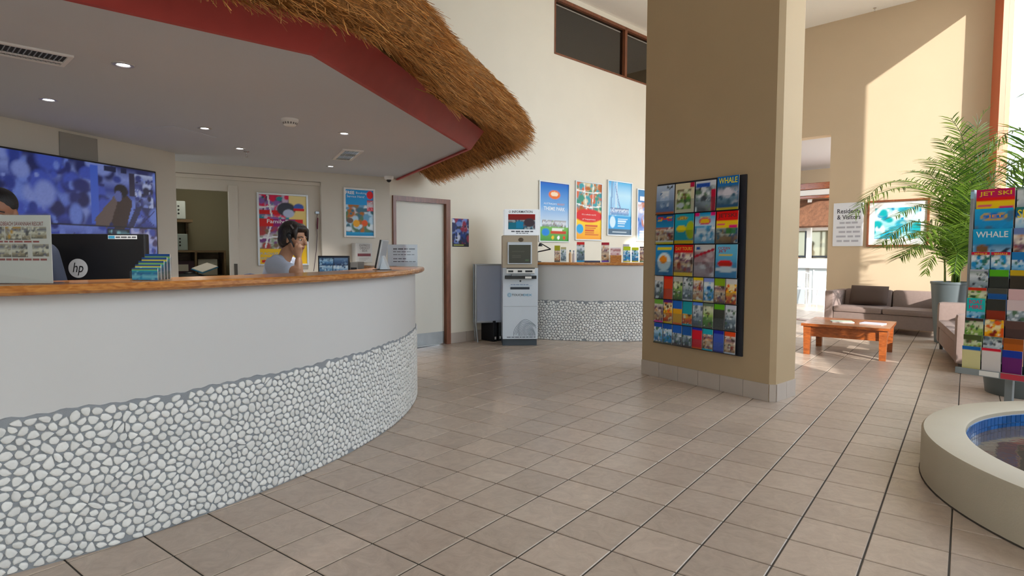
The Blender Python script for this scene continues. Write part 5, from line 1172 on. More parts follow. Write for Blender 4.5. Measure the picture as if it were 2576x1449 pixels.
def frond(P, parent, seed, leaf=0.46, pairs=46, start=0.25, width=0.0085):
    r = np.random.default_rng(seed); C = resample(catmull(P, 10), 0.03); n = len(C); Lc = np.linalg.norm(np.diff(C, axis=0), axis=1).sum(); mb = MB()
    mb.tube([tuple(p) for p in C], [0.010 * (1 - 0.85 * i / n) + 0.0012 for i in range(n)], 6)
    T = np.gradient(C, axis=0); T /= np.linalg.norm(T, axis=1)[:, None]; up = np.array([0, 0, 1.0])
    for k in range(pairs):
        f = start + (1 - start) * (k + 0.5) / pairs; i = min(n - 1, int(f * (n - 1))); t = T[i]; s = np.cross(t, up); s /= max(np.linalg.norm(s), 1e-3); nu = np.cross(s, t)
        ll = leaf * (0.35 + 0.65 * math.sin(math.pi * min(1, (f - start) / (1 - start) * 0.82 + 0.16))) * r.uniform(0.85, 1.1)
        for sd in (-1, 1):
            d = t * r.uniform(0.75, 1.05) + s * sd * 1.0 + nu * r.uniform(0.05, 0.3); d /= np.linalg.norm(d); p0 = C[i]; pts = []
            for q in (0, 0.33, 0.68, 1.0): pts.append(p0 + d * ll * q + np.array([0, 0, -1]) * (ll * 0.22 * q * q))
            wv_ = np.cross(d, nu); wv_ /= max(np.linalg.norm(wv_), 1e-3); ws = [width * 0.5, width, width * 0.75, 0.0008]
            vs = []
            for pnt, w_ in zip(pts, ws): vs += [tuple(pnt - wv_ * w_), tuple(pnt + wv_ * w_)]
            mb.add(vs, [(0, 1, 3, 2), (2, 3, 5, 4), (4, 5, 7, 6)])
    return mb
def palm(name, label, c, rt, rb, h, fronds, stems):
    t = thing(name, label, 'potted palm', (c[0], c[1], 0))
    MB().lathe([(0, 0.0), (rb, 0.0), (rb + (rt - rb) * 0.96, h * 0.96), (rt + 0.006, h * 0.965), (rt + 0.006, h), (rt - 0.02, h), (rt - 0.03, h * 0.9), (0, h * 0.9)], 40).build('pot', POT, t, smooth=True, fix=True)
    MB().lathe([(0, h * 0.935), (rt - 0.032, h * 0.93)], 24).build('soil', SOIL, t)
    off = Vector((-c[0], -c[1], 0))
    for k, (x, y, top) in enumerate(stems): MB().tube([(x, y, h * 0.9), (x * 1.1, y * 1.1, h + (top - h) * 0.5), (x * 1.25, y * 1.25, top)], [0.016, 0.014, 0.010], 8).build('stem', STEMM, t, smooth=True)
    for k, P in enumerate(fronds):
        kw_ = {}
        if isinstance(P, tuple): P, kw_ = P
        mb = frond(P, t, 500 + k + int(c[0] * 100), **kw_); mb.v = [(a - c[0], b - c[1], z) for a, b, z in mb.v]; mb.build('frond', LEAF, t)
    return t
PC = (6.53, 8.90)
def fp_(*pts): return [np.array((PC[0] + 0.02, PC[1] - 0.02, 0.80))] + [at_y(x, y, d - 0.5) for x, y, d in pts]
FR1 = [fp_((2418, 610, 9.4), (2380, 520, 9.3), (2310, 462, 9.15), (2225, 462, 9.0), (2165, 515, 8.95)), fp_((2425, 600, 9.3), (2370, 505, 9.1), (2290, 470, 8.95), (2205, 492, 8.8), (2150, 540, 8.75)), fp_((2432, 560, 9.4), (2432, 430, 9.35), (2420, 345, 9.3), (2392, 296, 9.25)),
       fp_((2440, 540, 9.4), (2452, 400, 9.3), (2462, 310, 9.25), (2490, 268, 9.2)), fp_((2405, 640, 9.4), (2360, 575, 9.35), (2290, 560, 9.3), (2215, 612, 9.2)), fp_((2402, 650, 9.3), (2350, 592, 9.2), (2290, 588, 9.1), (2225, 622, 9.0)), fp_((2398, 655, 9.2), (2350, 622, 9.1), (2300, 622, 9.0), (2262, 650, 8.95)),
       (fp_((2400, 650, 9.2), (2375, 628, 9.05), (2345, 645, 8.95), (2328, 690, 8.9)), dict(leaf=0.22, pairs=30)), fp_((2450, 560, 9.3), (2500, 450, 9.1), (2560, 405, 8.9), (2620, 420, 8.7)), fp_((2445, 590, 9.3), (2490, 510, 9.15), (2550, 480, 9.0), (2600, 500, 8.9)), fp_((2425, 560, 9.45), (2450, 450, 9.35), (2490, 380, 9.2), (2535, 350, 9.0)),
       fp_((2415, 590, 9.25), (2400, 480, 9.0), (2375, 420, 8.8), (2330, 400, 8.65)), fp_((2420, 600, 9.2), (2425, 520, 8.95), (2440, 470, 8.75), (2470, 460, 8.6)), fp_((2430, 640, 9.2), (2450, 590, 9.0), (2480, 580, 8.85), (2520, 610, 8.7)), fp_((2410, 640, 9.1), (2395, 590, 8.85), (2360, 570, 8.65), (2310, 600, 8.5)), (fp_((2412, 660, 9.2), (2420, 635, 9.05), (2408, 640, 8.9), (2400, 690, 8.8)), dict(leaf=0.2, pairs=30)), fp_((2405, 600, 9.5), (2380, 500, 9.6), (2340, 440, 9.6), (2290, 430, 9.5)), fp_((2430, 580, 9.3), (2470, 480, 9.2), (2520, 420, 9.1), (2575, 400, 9.0)), fp_((2440, 620, 9.3), (2490, 560, 9.1), (2545, 540, 8.9), (2600, 560, 8.8)), fp_((2428, 570, 9.5), (2455, 470, 9.5), (2480, 400, 9.5), (2510, 345, 9.4)), fp_((2420, 560, 9.4), (2410, 460, 9.3), (2400, 390, 9.2), (2370, 350, 9.1)), fp_((2424, 590, 9.1), (2440, 520, 8.9), (2470, 500, 8.7), (2510, 520, 8.5)), fp_((2410, 620, 9.5), (2370, 540, 9.5), (2320, 515, 9.4), (2250, 545, 9.3)), fp_((2406, 640, 9.0), (2380, 600, 8.8), (2340, 600, 8.7), (2290, 640, 8.6))]
palm('potted_palm', 'tall green areca palm in a grey pot between the two sofas', PC, 0.265, 0.19, 0.912, FR1, [(0.0, 0.0, 1.35), (0.08, 0.04, 1.3), (-0.07, 0.05, 1.25), (0.03, -0.09, 1.3), (-0.05, -0.07, 1.2)])
PC2 = (4.82, 5.62)
def fp2(*pts): return [np.array((PC2[0], PC2[1], 0.48))] + [np.array(p) for p in pts]
q = lambda x, y, d: at_y(x, y, d)
FR2 = [fp2((4.80, 5.6, 1.3), (4.72, 5.6, 1.9), q(2590, 350, 5.6), q(2545, 330, 5.6), q(2490, 372, 5.6)), fp2((4.82, 5.6, 1.2), (4.76, 5.55, 1.8), q(2620, 390, 5.5), q(2580, 395, 5.5), q(2530, 440, 5.5)), fp2((4.85, 5.6, 1.3), (4.9, 5.6, 2.0), q(2680, 250, 5.6), q(2650, 200, 5.6), q(2610, 230, 5.5)), fp2((4.85, 5.65, 1.2), (5.0, 5.8, 1.8), (5.2, 6.0, 2.2), (5.3, 6.1, 2.1)), fp2((4.8, 5.5, 1.2), (4.9, 5.3, 1.7), (5.05, 5.1, 2.0), (5.15, 5.0, 1.9)), fp2((4.78, 5.65, 1.1), (4.66, 5.75, 1.5), q(2530, 520, 5.9), q(2490, 560, 6.0))]
palm('potted_palm', 'palm in a dark grey pot directly behind the brochure stand', PC2, 0.34, 0.27, 0.52, FR2, [(0.0, 0.0, 1.2), (0.07, 0.04, 1.1), (-0.06, 0.03, 1.0)])

# ================================================================== POOL
pool = thing('pool', 'round low pond with cream rendered rim and blue mosaic lining', 'pool', (3.70, 2.85, 0))
RO, RI, RZ = 1.42, 1.20, 0.27
RIM = mat('pool_render', 'b9ad97', 0.75, var=0.04, vscale=3, bump=0.1, bscale=120)
MB().lathe([(RO, 0.0), (RO, RZ - 0.015), (RO - 0.012, RZ), (RI + 0.012, RZ), (RI, RZ - 0.01), (RI - 0.002, 0.0)], 120).build('pool_wall', RIM, pool, smooth=True, fix=True)
MB().lathe([(RO + 0.004, 0.0), (RO + 0.004, 0.006), (RO, 0.008)], 96).build('base_joint', GROUT, pool)
MB().lathe([(RI - 0.003, 0.0), (RI - 0.003, RZ - 0.03)], 96).build('lining_grout', mat('lining_grout', 'b4bcc4', 0.7), pool)
BT = mat('blue_mosaic', '1f5c9c', 0.2, island=0.25)
NT = 178; b_me = None; low = MB()
def btile(mb, t, z0, z1):
    a0, a1 = t - math.pi / NT * 0.86, t + math.pi / NT * 0.86; r0, r1 = RI - 0.003, RI - 0.010; vs = [(r * math.cos(a), r * math.sin(a), z) for r in (r0, r1) for a in (a0, a1) for z in (z0, z1)]
    mb.add(vs, [(4, 5, 7, 6), (0, 4, 6, 2), (1, 3, 7, 5), (0, 1, 5, 4), (2, 6, 7, 3)])
m0 = MB(); btile(m0, 0, RZ - 0.085, RZ - 0.035)
for k in range(NT):
    if b_me is None: o = m0.build('mosaic_tile', BT, pool); b_me = o.data
    else: o = bpy.data.objects.new('mosaic_tile', b_me); COL.objects.link(o); o.parent = pool
    o.rotation_euler = (0, 0, 2 * math.pi * k / NT); btile(low, 2 * math.pi * k / NT, RZ - 0.138, RZ - 0.088)
tag(low.build('lower_mosaic_tiles', BT, pool), kind='stuff')
WAT = mat('pond_water', '5d5348', 0.06, var=0.12, vscale=3, bump=0.35, bscale=7, spec=0.7)
MB().lathe([(0, 0.16), (RI - 0.011, 0.16)], 96).build('water', WAT, pool)

# ================================================================== COUNTER ITEMS
CT = 1.188
def on_counter(name, label, cat, px_, d, z=CT, rot=0.0, group=None):
    return thing(name, label, cat, ((px_ - 1288) / FPX * d, d, z), rot, group)
# sign at the counter edge
sg = on_counter('acrylic_sign', 'BROADBEACH SAVANNAH RESORT photo notice in a clear stand on the counter', 'sign', -16, 2.50)
sw = (132 + 16) / FPX * 2.50; sh_ = 0.285
MB().box(0, sw, -0.0015, 0.0015, 0.003, sh_).build('paper', mat('sign_paper', 'd9cfc2', 0.6), sg); MB().box(-0.004, sw + 0.004, -0.006, -0.003, 0.0, sh_ + 0.006).build('acrylic_front', CLEAR, sg); MB().box(-0.004, sw + 0.004, -0.006, 0.10, 0.0, 0.003).build('acrylic_foot', CLEAR, sg)
text('BROADBEACH SAVANNAH RESORT', sg, sw * 0.45, sh_ * 0.875, -0.0022, 0.017, '8a2420', sw * 0.86, bold=0.01)
for k, (a, b, z0, z1) in enumerate(((0.02, 0.22, 0.64, 0.83), (0.235, 0.50, 0.64, 0.83), (0.51, 0.66, 0.64, 0.83), (0.67, 0.93, 0.66, 0.83), (0.02, 0.32, 0.39, 0.58), (0.33, 0.60, 0.39, 0.58), (0.68, 0.96, 0.40, 0.58))):
    A = Art(sw * (b - a), sh_ * (z1 - z0), 14, 14); A.photo(0, 0, 1, 1, ['3a3634', '8a7a62', 'd8cdb8', '5a5660', 'b8843a' if k == 1 else 'a89a84'], 600 + k, 14); A.obj('room_photo', sg, sw * a, sh_ * z0, -0.0024)
words(sg, sw * 0.1, sw * 0.8, sh_ * 0.615, -0.0022, 0.007, '9a3a34', 6, 60); words(sg, sw * 0.02, sw * 0.92, sh_ * 0.355, -0.0022, 0.008, '9a3a34', 8, 61)
# brochure holder with five tiers
bh = on_counter('card_holder', 'clear tiered holder of blue leaflets beside the black monitor', 'brochure holder', 346, 2.86)
bw = 68 / FPX * 2.86
for s_ in (0, bw): MB().add([(s_ - 0.001, -0.06, 0), (s_ + 0.001, -0.06, 0), (s_ + 0.001, 0.06, 0), (s_ - 0.001, 0.06, 0), (s_ - 0.001, -0.06, 0.04), (s_ + 0.001, -0.06, 0.04), (s_ + 0.001, 0.06, 0.11), (s_ - 0.001, 0.06, 0.11)], [(0, 3, 2, 1), (4, 5, 6, 7), (0, 1, 5, 4), (1, 2, 6, 5), (2, 3, 7, 6), (3, 0, 4, 7)]).build('holder_side', CLEAR, bh)
MB().box(0, bw, -0.06, 0.06, 0, 0.002).build('holder_base', CLEAR, bh)
for k in range(5):
    y = -0.055 + k * 0.026; MB().box(0, bw, y - 0.004, y - 0.003, 0.002, 0.045 + 0.014 * k).build('tier_front', CLEAR, bh)
for k in range(5):
    y = -0.050 + k * 0.026; t = thing('leaflet', 'blue leaflet in the clear tiered holder, %s tier' % ('front', 'second', 'middle', 'fourth', 'back')[k], 'leaflet', (bh.location.x + 0.004, bh.location.y + y, CT + 0.003), 0, 'leaflets in the tiered holder')
    hh = 0.055 + 0.0165 * k; MB().box(0, bw - 0.008, 0, 0.004, 0, hh).build('pages', WHITE, t); A = Art(bw - 0.008, hh, 14, 14); A.grad('2f6f9a', '1f4f8a').photo(0, 0, 1, 0.8, ['2f86b0', '8fd0dc', '1f5f94', '3a9aa8'], 620 + k, 8).rect(0, 0.86, 1, 1, '17386a').rect(0, 0.8, 1, 0.86, 'c9b84a' if k % 2 else '7aa04a'); A.obj('cover', t, 0, 0, -0.0005)
# black monitor seen from behind
hm = thing('desk_monitor', 'black desktop monitor with hp badge seen from behind', 'monitor', ((133 - 1288) / FPX * 3.55, 3.55, 0.762), 0.03)
mw = 0.557; mh = 0.37; mz = 1.427 - 0.762 - mh
MB().bbox(0, mw, -0.03, 0.015, mz, mz + mh, 0.008).build('monitor_shell', mat('monitor_black', '141418', 0.4), hm); MB().box(0.01, mw - 0.01, 0.0155, 0.017, mz + 0.01, mz + mh - 0.01).build('screen', mat('dark_screen', '20242c', 0.15), hm)
MB().bbox(mw * 0.44, mw * 0.56, -0.035, -0.005, 0.012, mz + 0.05, 0.005).build('stand_neck', BLACK, hm); MB().bbox(mw * 0.30, mw * 0.70, -0.11, 0.10, 0.0, 0.012, 0.004).build('stand_foot', BLACK, hm)
lz = 1.3215 + (637 - 678) / FPX * 3.55 - 0.762; lx = (204 - 133) / FPX * 3.55
lg = MB().lathe([(0.0, 0.0), (0.056, 0.0)], 40); lg.xform(Matrix.Translation((lx, -0.0306, lz)) @ Matrix.Rotation(math.radians(90), 4, 'X')); bd_ = lg.build('badge_disc', ink('c4c6c9'), hm)
text('hp', bd_, lx, lz - 0.004, -0.0313, 0.074, '1a1a20', 0.062, shear=0.25, name='badge_letters')
MB().box(mw * 0.62, mw * 0.92, -0.0312, -0.0302, mz + mh - 0.030, mz + mh - 0.008).build('spec_label', ink('e2e6e8'), hm); MB().box(mw * 0.625, mw * 0.69, -0.0318, -0.0312, mz + mh - 0.027, mz + mh - 0.011).build('blue_mark', ink('3a9ac4'), hm); words(hm, mw * 0.70, mw * 0.91, mz + mh - 0.019, -0.0318, 0.008, '5a5a60', 4, 63)
dk = thing('staff_desk', 'plain laminate staff desk carrying the black monitor', 'desk', (-2.62, 3.40, 0)); MB().bbox(0, 0.62, 0, 0.5, 0.73, 0.76, 0.004).build('desk_top', mat('desk_laminate', 'a49a8e', 0.5), dk)
for x in (0.02, 0.56):
    for y in (0.02, 0.44): MB().box(x, x + 0.04, y, y + 0.04, 0, 0.73).build('leg', GREYM, dk)
# slim screen standing edge-on on the counter
es2 = thing('counter_screen', 'slim silver backed screen standing edge-on on the counter', 'screen', ((952 - 1288) / FPX * 4.72, 4.72, CT), 0.0)
mb = MB().bbox(-0.011, 0.0, -0.11, 0.11, 0.012, 0.235, 0.004); mb.xform(Matrix.Rotation(0.20, 4, 'Y')); mb.build('screen_bezel', BLACK, es2)
mb = MB().bbox(0.0005, 0.016, -0.112, 0.112, 0.010, 0.238, 0.006); mb.xform(Matrix.Rotation(0.20, 4, 'Y')); mb.build('silver_back', mat('silver_shell', 'b4bac0', 0.3, metal=0.5), es2)
MB().add([(0.02, -0.05, 0), (0.085, -0.05, 0), (0.085, 0.05, 0), (0.02, 0.05, 0), (0.035, -0.04, 0.11), (0.043, -0.04, 0.11), (0.043, 0.04, 0.11), (0.035, 0.04, 0.11)], [(0, 3, 2, 1), (4, 5, 6, 7), (0, 1, 5, 4), (1, 2, 6, 5), (2, 3, 7, 6), (3, 0, 4, 7)]).build('stand', mat('silver_shell', 'b4bac0', 0.3), es2); MB().box(-0.03, 0.09, -0.07, 0.07, 0, 0.004).build('foot_plate', BLACK, es2)
# notice at the counter end
rs = on_counter('acrylic_notice', 'white printed parking notice in a clear slanted stand at the counter end', 'sign', 976, 5.88, CT, 0.0); nw, nh = 74 / FPX * 5.88, 0.212
mb = MB().box(0, nw, 0, 0.002, 0.004, nh); mb.build('paper', mat('notice_paper', 'f2f2f8', 0.6), rs); MB().box(-0.004, nw + 0.004, -0.005, -0.002, 0, nh + 0.004).build('acrylic_front', CLEAR, rs); MB().box(-0.004, nw + 0.004, -0.005, 0.08, 0, 0.003).build('acrylic_foot', CLEAR, rs)
for k, (a, b, h_, n_) in enumerate(((0.18, 0.92, 0.013, 4), (0.18, 0.78, 0.007, 4), (0.18, 0.9, 0.007, 6), (0.18, 0.62, 0.008, 3), (0.18, 0.94, 0.008, 6))): words(rs, nw * a, nw * b, nh * (0.80 - (0.13 if k else 0) - 0.13 * max(0, k - 1) - (0.06 if k > 2 else 0)), -0.0008, h_, '5a5a6a', n_, 70 + k)
# small CCTV screen on the desk
cs = thing('cctv_screen', 'small monitor showing blue camera views on the desk', 'monitor', ((800 - 1288) / FPX * 5.55, 5.55, 0.762), 0.05); cw = 78 / FPX * 5.55; cz = 1.3215 - (690 - 637) / FPX * 5.55 - 0.762; chh = 0.165
MB().bbox(0, cw, 0, 0.03, cz - 0.01, cz + chh, 0.005).build('monitor_shell', BLACK, cs); MB().bbox(cw * 0.42, cw * 0.58, 0.01, 0.03, 0.01, cz, 0.004).build('stand_neck', BLACK, cs); MB().bbox(cw * 0.25, cw * 0.75, -0.06, 0.09, 0, 0.012, 0.003).build('stand_foot', BLACK, cs)
A = Art(cw - 0.02, chh - 0.01, 36, 20); A.fill('16243a').photo(0.02, 0.5, 0.48, 0.95, ['1f3a5f', '4a7fae', '9fc4dc', '24425f'], 81, 16).photo(0.52, 0.5, 0.98, 0.95, ['1f3050', '3a5f8a', '6f8fae'], 82, 12).photo(0.02, 0.04, 0.46, 0.46, ['22406a', '5a8ab0', 'b4d0e0'], 83, 14).photo(0.5, 0.04, 0.98, 0.46, ['2a4a6f', '7fa4c4', 'd0e0e8'], 84, 16); A.obj('screen', cs, 0.01, cz, -0.001, SCREEN)
pd = thing('desk_computer', 'grey desktop computer box beside the small CCTV monitor', 'computer', ((880 - 1288) / FPX * 5.62, 5.62, 0.762), 0.05); MB().bbox(0, 0.075, 0, 0.3, 0, 0.47, 0.005).build('case', mat('case_grey', '6f6c68', 0.5), pd); MB().box(0.01, 0.065, -0.002, 0, 0.3, 0.42).build('front_panel', BLACK, pd)
# desk phone cradle
# empty office chair
oc = thing('office_chair', 'dark blue office chair with its back just above the counter edge', 'chair', ((602 - 1288) / FPX * 5.1, 5.1, 0)); BLUEF = mat('chair_blue', '1f2a4a', 0.8)
MB().lathe([(0, 0.46), (0.20, 0.46), (0.23, 0.48), (0.23, 0.51), (0.19, 0.53), (0, 0.535)], 24).build('seat', BLUEF, oc, smooth=True); MB().cyl((0, 0, 0.06), (0, 0, 0.46), 0.025, n=12).build('gas_post', GREYM, oc)
mb = MB().ell((0, 0, 0), (0.20, 0.035, 0.24), 20, 12); mb.xform(Matrix.Translation((0, 0.21, 0.895))); mb.build('backrest', BLUEF, oc, smooth=True); MB().tube([(0, 0.1, 0.47), (0, 0.24, 0.5), (0, 0.255, 0.8)], 0.018, 8).build('back_bar', BLACK, oc)
for k in range(5):
    t = 2 * math.pi * k / 5; MB().tube([(0, 0, 0.09), (0.26 * math.cos(t), 0.26 * math.sin(t), 0.06)], 0.02, 8).build('base_arm', BLACK, oc); MB().ell((0.27 * math.cos(t), 0.27 * math.sin(t), 0.03), (0.03, 0.03, 0.03), 10, 6).build('castor', BLACK, oc)

# ================================================================== PEOPLE
def remesh(mb, voxel, smooth_iter=6, factor=0.5):
    me = bpy.data.meshes.new('raw'); me.from_pydata(mb.v, [], mb.f); bm = bmesh.new(); bm.from_mesh(me); bmesh.ops.recalc_face_normals(bm, faces=bm.faces[:]); bm.to_mesh(me); bm.free()
    ob = bpy.data.objects.new('raw', me); COL.objects.link(ob)
    r = ob.modifiers.new('r', 'REMESH'); r.mode = 'VOXEL'; r.voxel_size = voxel; s = ob.modifiers.new('s', 'SMOOTH'); s.iterations = smooth_iter; s.factor = factor
    dg = bpy.context.evaluated_depsgraph_get(); dg.update(); out = bpy.data.meshes.new_from_object(ob.evaluated_get(dg)); bpy.data.objects.remove(ob); bpy.data.meshes.remove(me); return out
def skin_obj(name, me, material, parent, color_fn=None):
    me.name = name; me.materials.clear(); me.materials.append(material); me.polygons.foreach_set('use_smooth', [True] * len(me.polygons))
    if color_fn:
        n = len(me.vertices); co = np.zeros(n * 3); me.vertices.foreach_get('co', co); c = np.ones((n, 4), 'f'); c[:, :3] = color_fn(co.reshape(-1, 3)); at = me.color_attributes.new('Col', 'FLOAT_COLOR', 'POINT'); at.data.foreach_set('color', c.ravel())
    o = bpy.data.objects.new(name, me); COL.objects.link(o)
    if parent is not None: o.parent = parent
    return o
SKINP = print_mat('skin', 0.5, 0, 0.35)
def head_parts(mb, c, R):
    """R columns: right, forward, up; head about 0.24 m high"""
    X = lambda p: tuple(np.array(c) + R @ np.array(p)); M3 = Matrix([list(r) for r in R])
    mb.ell(X((0, -0.012, 0.030)), (0.074, 0.092, 0.090), 22, 14, M3); mb.ell(X((0, 0.030, -0.030)), (0.062, 0.062, 0.080), 20, 12, M3); mb.ell(X((0, 0.050, -0.085)), (0.036, 0.036, 0.030), 16, 10, M3)
    mb.ell(X((0, 0.074, 0.018)), (0.052, 0.018, 0.016), 14, 8, M3); mb.capsule(X((0, 0.088, 0.010)), 0.010, X((0, 0.107, -0.026)), 0.0135, 12); mb.ell(X((0, 0.083, -0.058)), (0.024, 0.014, 0.012), 12, 8, M3)
    for s in (-1, 1): mb.ell(X((s * 0.040, 0.056, -0.028)), (0.024, 0.026, 0.026), 12, 8, M3); mb.ell(X((s * 0.074, -0.006, -0.008)), (0.010, 0.020, 0.032), 12, 8, M3)
def head_colors(c, R, skin, lip):
    def fn(co):
        L = (co - np.array(c)) @ R; col = np.tile(np.array(lin(skin)), (len(co), 1))
        def spot(p, r, cc, k=1.0):
            d = (((L - np.array(p)) / np.array(r)) ** 2).sum(1); a = np.clip(1.3 - d, 0, 1)[:, None] * k; col[:] = col * (1 - a) + np.array(lin(cc)) * a
        spot((0, 0.098, -0.058), (0.022, 0.02, 0.009), lip)
        for s in (-1, 1): spot((s * 0.050, 0.06, -0.03), (0.025, 0.03, 0.022), lip, 0.25)
        return col
    return fn
def face_details(root, c, R, hair, body):
    X = lambda p: tuple(np.array(c) + R @ np.array(p)); M3 = Matrix([list(r) for r in R])
    for s in (-1, 1):
        e = MB().ell(X((s * 0.030, 0.078, 0.000)), (0.0135, 0.008, 0.0075), 14, 8, M3).build('eye', mat('eye_white', 'd8d4ce', 0.2), root, smooth=True); MB().ell(X((s * 0.030, 0.0845, 0.000)), (0.006, 0.003, 0.006), 10, 6, M3).build('iris', mat('iris', '2a1c14', 0.2), e, smooth=True)
        MB().tube([X((s * 0.014, 0.090, 0.020)), X((s * 0.032, 0.088, 0.025)), X((s * 0.050, 0.076, 0.019))], 0.0032, 6).build('eyebrow', hair, root, smooth=True)
def basis(f, upv=(0, 0, 1)):
    f = np.array(f, float); f /= np.linalg.norm(f); u = np.array(upv, float); r = np.cross(f, u); r /= np.linalg.norm(r); u = np.cross(r, f); return np.stack([r, f, u], -1)
HAIRM = mat('dark_hair', '1c120e', 0.38, var=0.35, vscale=60, stretch=(1, 1, 0.2), bump=0.5, bscale=180)
def hand(mb, wrist, knuckles, chains, thumb, r=0.0085):
    """palm from the wrist to the knuckle row, then fingers of jointed capsules"""
    w = np.array(wrist); K = [np.array(k) for k in knuckles]
    for k in K: mb.capsule(tuple(w + (k - w) * 0.15), 0.017, tuple(k), 0.0115, 12)
    for a, b in zip(K, K[1:]): mb.capsule(tuple(a), 0.0115, tuple(b), 0.0115, 10)
    for k, ch in zip(K, chains):
        P = [k] + [np.array(p) for p in ch]
        for i, (a, b) in enumerate(zip(P, P[1:])): mb.capsule(tuple(a), r * (1.08 - 0.07 * i), tuple(b), r * (1.0 - 0.1 * i), 10)
    P = [w + (K[0] - w) * 0.3] + [np.array(p) for p in thumb]
    for i, (a, b) in enumerate(zip(P, P[1:])): mb.capsule(tuple(a), 0.0135 - 0.0018 * i, tuple(b), 0.0118 - 0.0018 * i, 10)

# ---- woman on the telephone
wr = thing('person', 'woman in pale blue shirt sitting with a telephone handset at her ear', 'person', (-1.84, 4.62, 0))
hc = np.array([-1.668, 4.60, 1.425]); Rw = basis((0.97, -0.24, -0.12), (0.10, -0.02, 1))
bodym = MB(); head_parts(bodym, hc, Rw)
bodym.capsule(tuple(hc + Rw @ np.array((0, -0.025, -0.06))), 0.047, (-1.752, 4.62, 1.27), 0.052)
bodym.ell((-1.79, 4.62, 1.13), (0.095, 0.15, 0.17)); bodym.ell((-1.835, 4.62, 0.90), (0.095, 0.13, 0.16)); bodym.ell((-1.84, 4.62, 0.80), (0.12, 0.155, 0.10))
bodym.capsule((-1.765, 4.46, 1.235), 0.05, (-1.535, 4.31, 1.172), 0.040); bodym.capsule((-1.535, 4.31, 1.172), 0.038, (-1.582, 4.455, 1.262), 0.026)
bodym.capsule((-1.745, 4.78, 1.235), 0.05, (-1.66, 4.86, 0.98), 0.040); bodym.capsule((-1.66, 4.86, 0.98), 0.038, (-1.46, 4.74, 0.83), 0.026)
hand(bodym, (-1.582, 4.458, 1.268), [(-1.622, 4.488, 1.325), (-1.606, 4.482, 1.333), (-1.588, 4.482, 1.333), (-1.573, 4.486, 1.325)],
     [[(-1.640, 4.487, 1.362), (-1.652, 4.496, 1.388), (-1.660, 4.508, 1.402)], [(-1.614, 4.478, 1.368), (-1.612, 4.498, 1.388), (-1.606, 4.515, 1.385)], [(-1.592, 4.478, 1.366), (-1.589, 4.500, 1.383), (-1.584, 4.517, 1.378)], [(-1.572, 4.482, 1.352), (-1.569, 4.502, 1.366), (-1.567, 4.516, 1.360)]], [(-1.632, 4.500, 1.315), (-1.648, 4.512, 1.340), (-1.655, 4.520, 1.362)])
hand(bodym, (-1.46, 4.74, 0.825), [(-1.40, 4.735, 0.80), (-1.395, 4.712, 0.80), (-1.40, 4.69, 0.80), (-1.41, 4.672, 0.80)], [[(-1.365, 4.735, 0.800), (-1.345, 4.735, 0.785), (-1.335, 4.735, 0.776)], [(-1.358, 4.708, 0.802), (-1.335, 4.706, 0.786), (-1.325, 4.705, 0.776)], [(-1.364, 4.682, 0.800), (-1.344, 4.680, 0.785), (-1.334, 4.678, 0.776)], [(-1.380, 4.660, 0.796), (-1.364, 4.656, 0.784), (-1.355, 4.654, 0.776)]], [(-1.43, 4.77, 0.80), (-1.405, 4.785, 0.785), (-1.388, 4.79, 0.776)])
for s in (-1, 1): bodym.capsule((-1.84, 4.62 + s * 0.085, 0.79), 0.082, (-1.50, 4.80 + s * 0.09, 0.665), 0.058); bodym.capsule((-1.50, 4.80 + s * 0.09, 0.665), 0.056, (-1.56, 4.78 + s * 0.09, 0.28), 0.036); bodym.capsule((-1.56, 4.78 + s * 0.09, 0.27), 0.034, (-1.43, 4.80 + s * 0.09, 0.235), 0.028)
def rel(me, root):
    n = len(me.vertices); co = np.zeros(n * 3); me.vertices.foreach_get('co', co); co = co.reshape(-1, 3) - np.array(root.location); me.vertices.foreach_set('co', co.ravel()); return me
def loc_shift(o, root): 
    for v in o.data.vertices: v.co -= root.location
def person_finish(root, mesh_name, mb, fn, hair_mb, cloth, hairm, c, R, voxel=0.0062):
    me = remesh(mb, voxel); o = skin_obj('body', me, SKINP, root, fn); loc_shift(o, root)
    h = skin_obj('hair', remesh(hair_mb, 0.006, 4), hairm, root); loc_shift(h, root)
    for nm, cm, m_ in cloth: q = skin_obj(nm, remesh(cm, 0.009, 6), m_, root); loc_shift(q, root)
    before = set(bpy.data.objects); face_details(root, c, R, hairm, None)
    for o2 in set(bpy.data.objects) - before: loc_shift(o2, root)
hm_ = MB(); X = lambda p: tuple(hc + Rw @ np.array(p)); M3 = Matrix([list(r) for r in Rw])
hm_.ell(X((0, -0.028, 0.042)), (0.088, 0.098, 0.096), 22, 14, M3); hm_.ell(X((0, -0.062, -0.012)), (0.078, 0.058, 0.075), 18, 12, M3); hm_.ell(X((0, 0.040, 0.085)), (0.070, 0.052, 0.040), 16, 10, M3)
hm_.capsule(X((0.062, 0.045, 0.062)), 0.022, X((0.066, 0.060, 0.0)), 0.007); hm_.capsule(X((-0.055, 0.065, 0.070)), 0.022, X((-0.062, 0.085, -0.01)), 0.006); hm_.ell(X((0.066, -0.030, 0.0)), (0.022, 0.045, 0.060), 14, 10, M3)
sh_m = MB(); sh_m.ell((-1.79, 4.62, 1.13), (0.115, 0.172, 0.175)); sh_m.ell((-1.835, 4.62, 0.92), (0.118, 0.152, 0.19)); sh_m.capsule((-1.775, 4.47, 1.225), 0.066, (-1.615, 4.36, 1.185), 0.062); sh_m.capsule((-1.755, 4.77, 1.225), 0.066, (-1.70, 4.84, 1.08), 0.062); sh_m.capsule((-1.775, 4.52, 1.262), 0.045, (-1.765, 4.70, 1.262), 0.045)
tr_m = MB(); tr_m.ell((-1.84, 4.62, 0.795), (0.135, 0.172, 0.108))
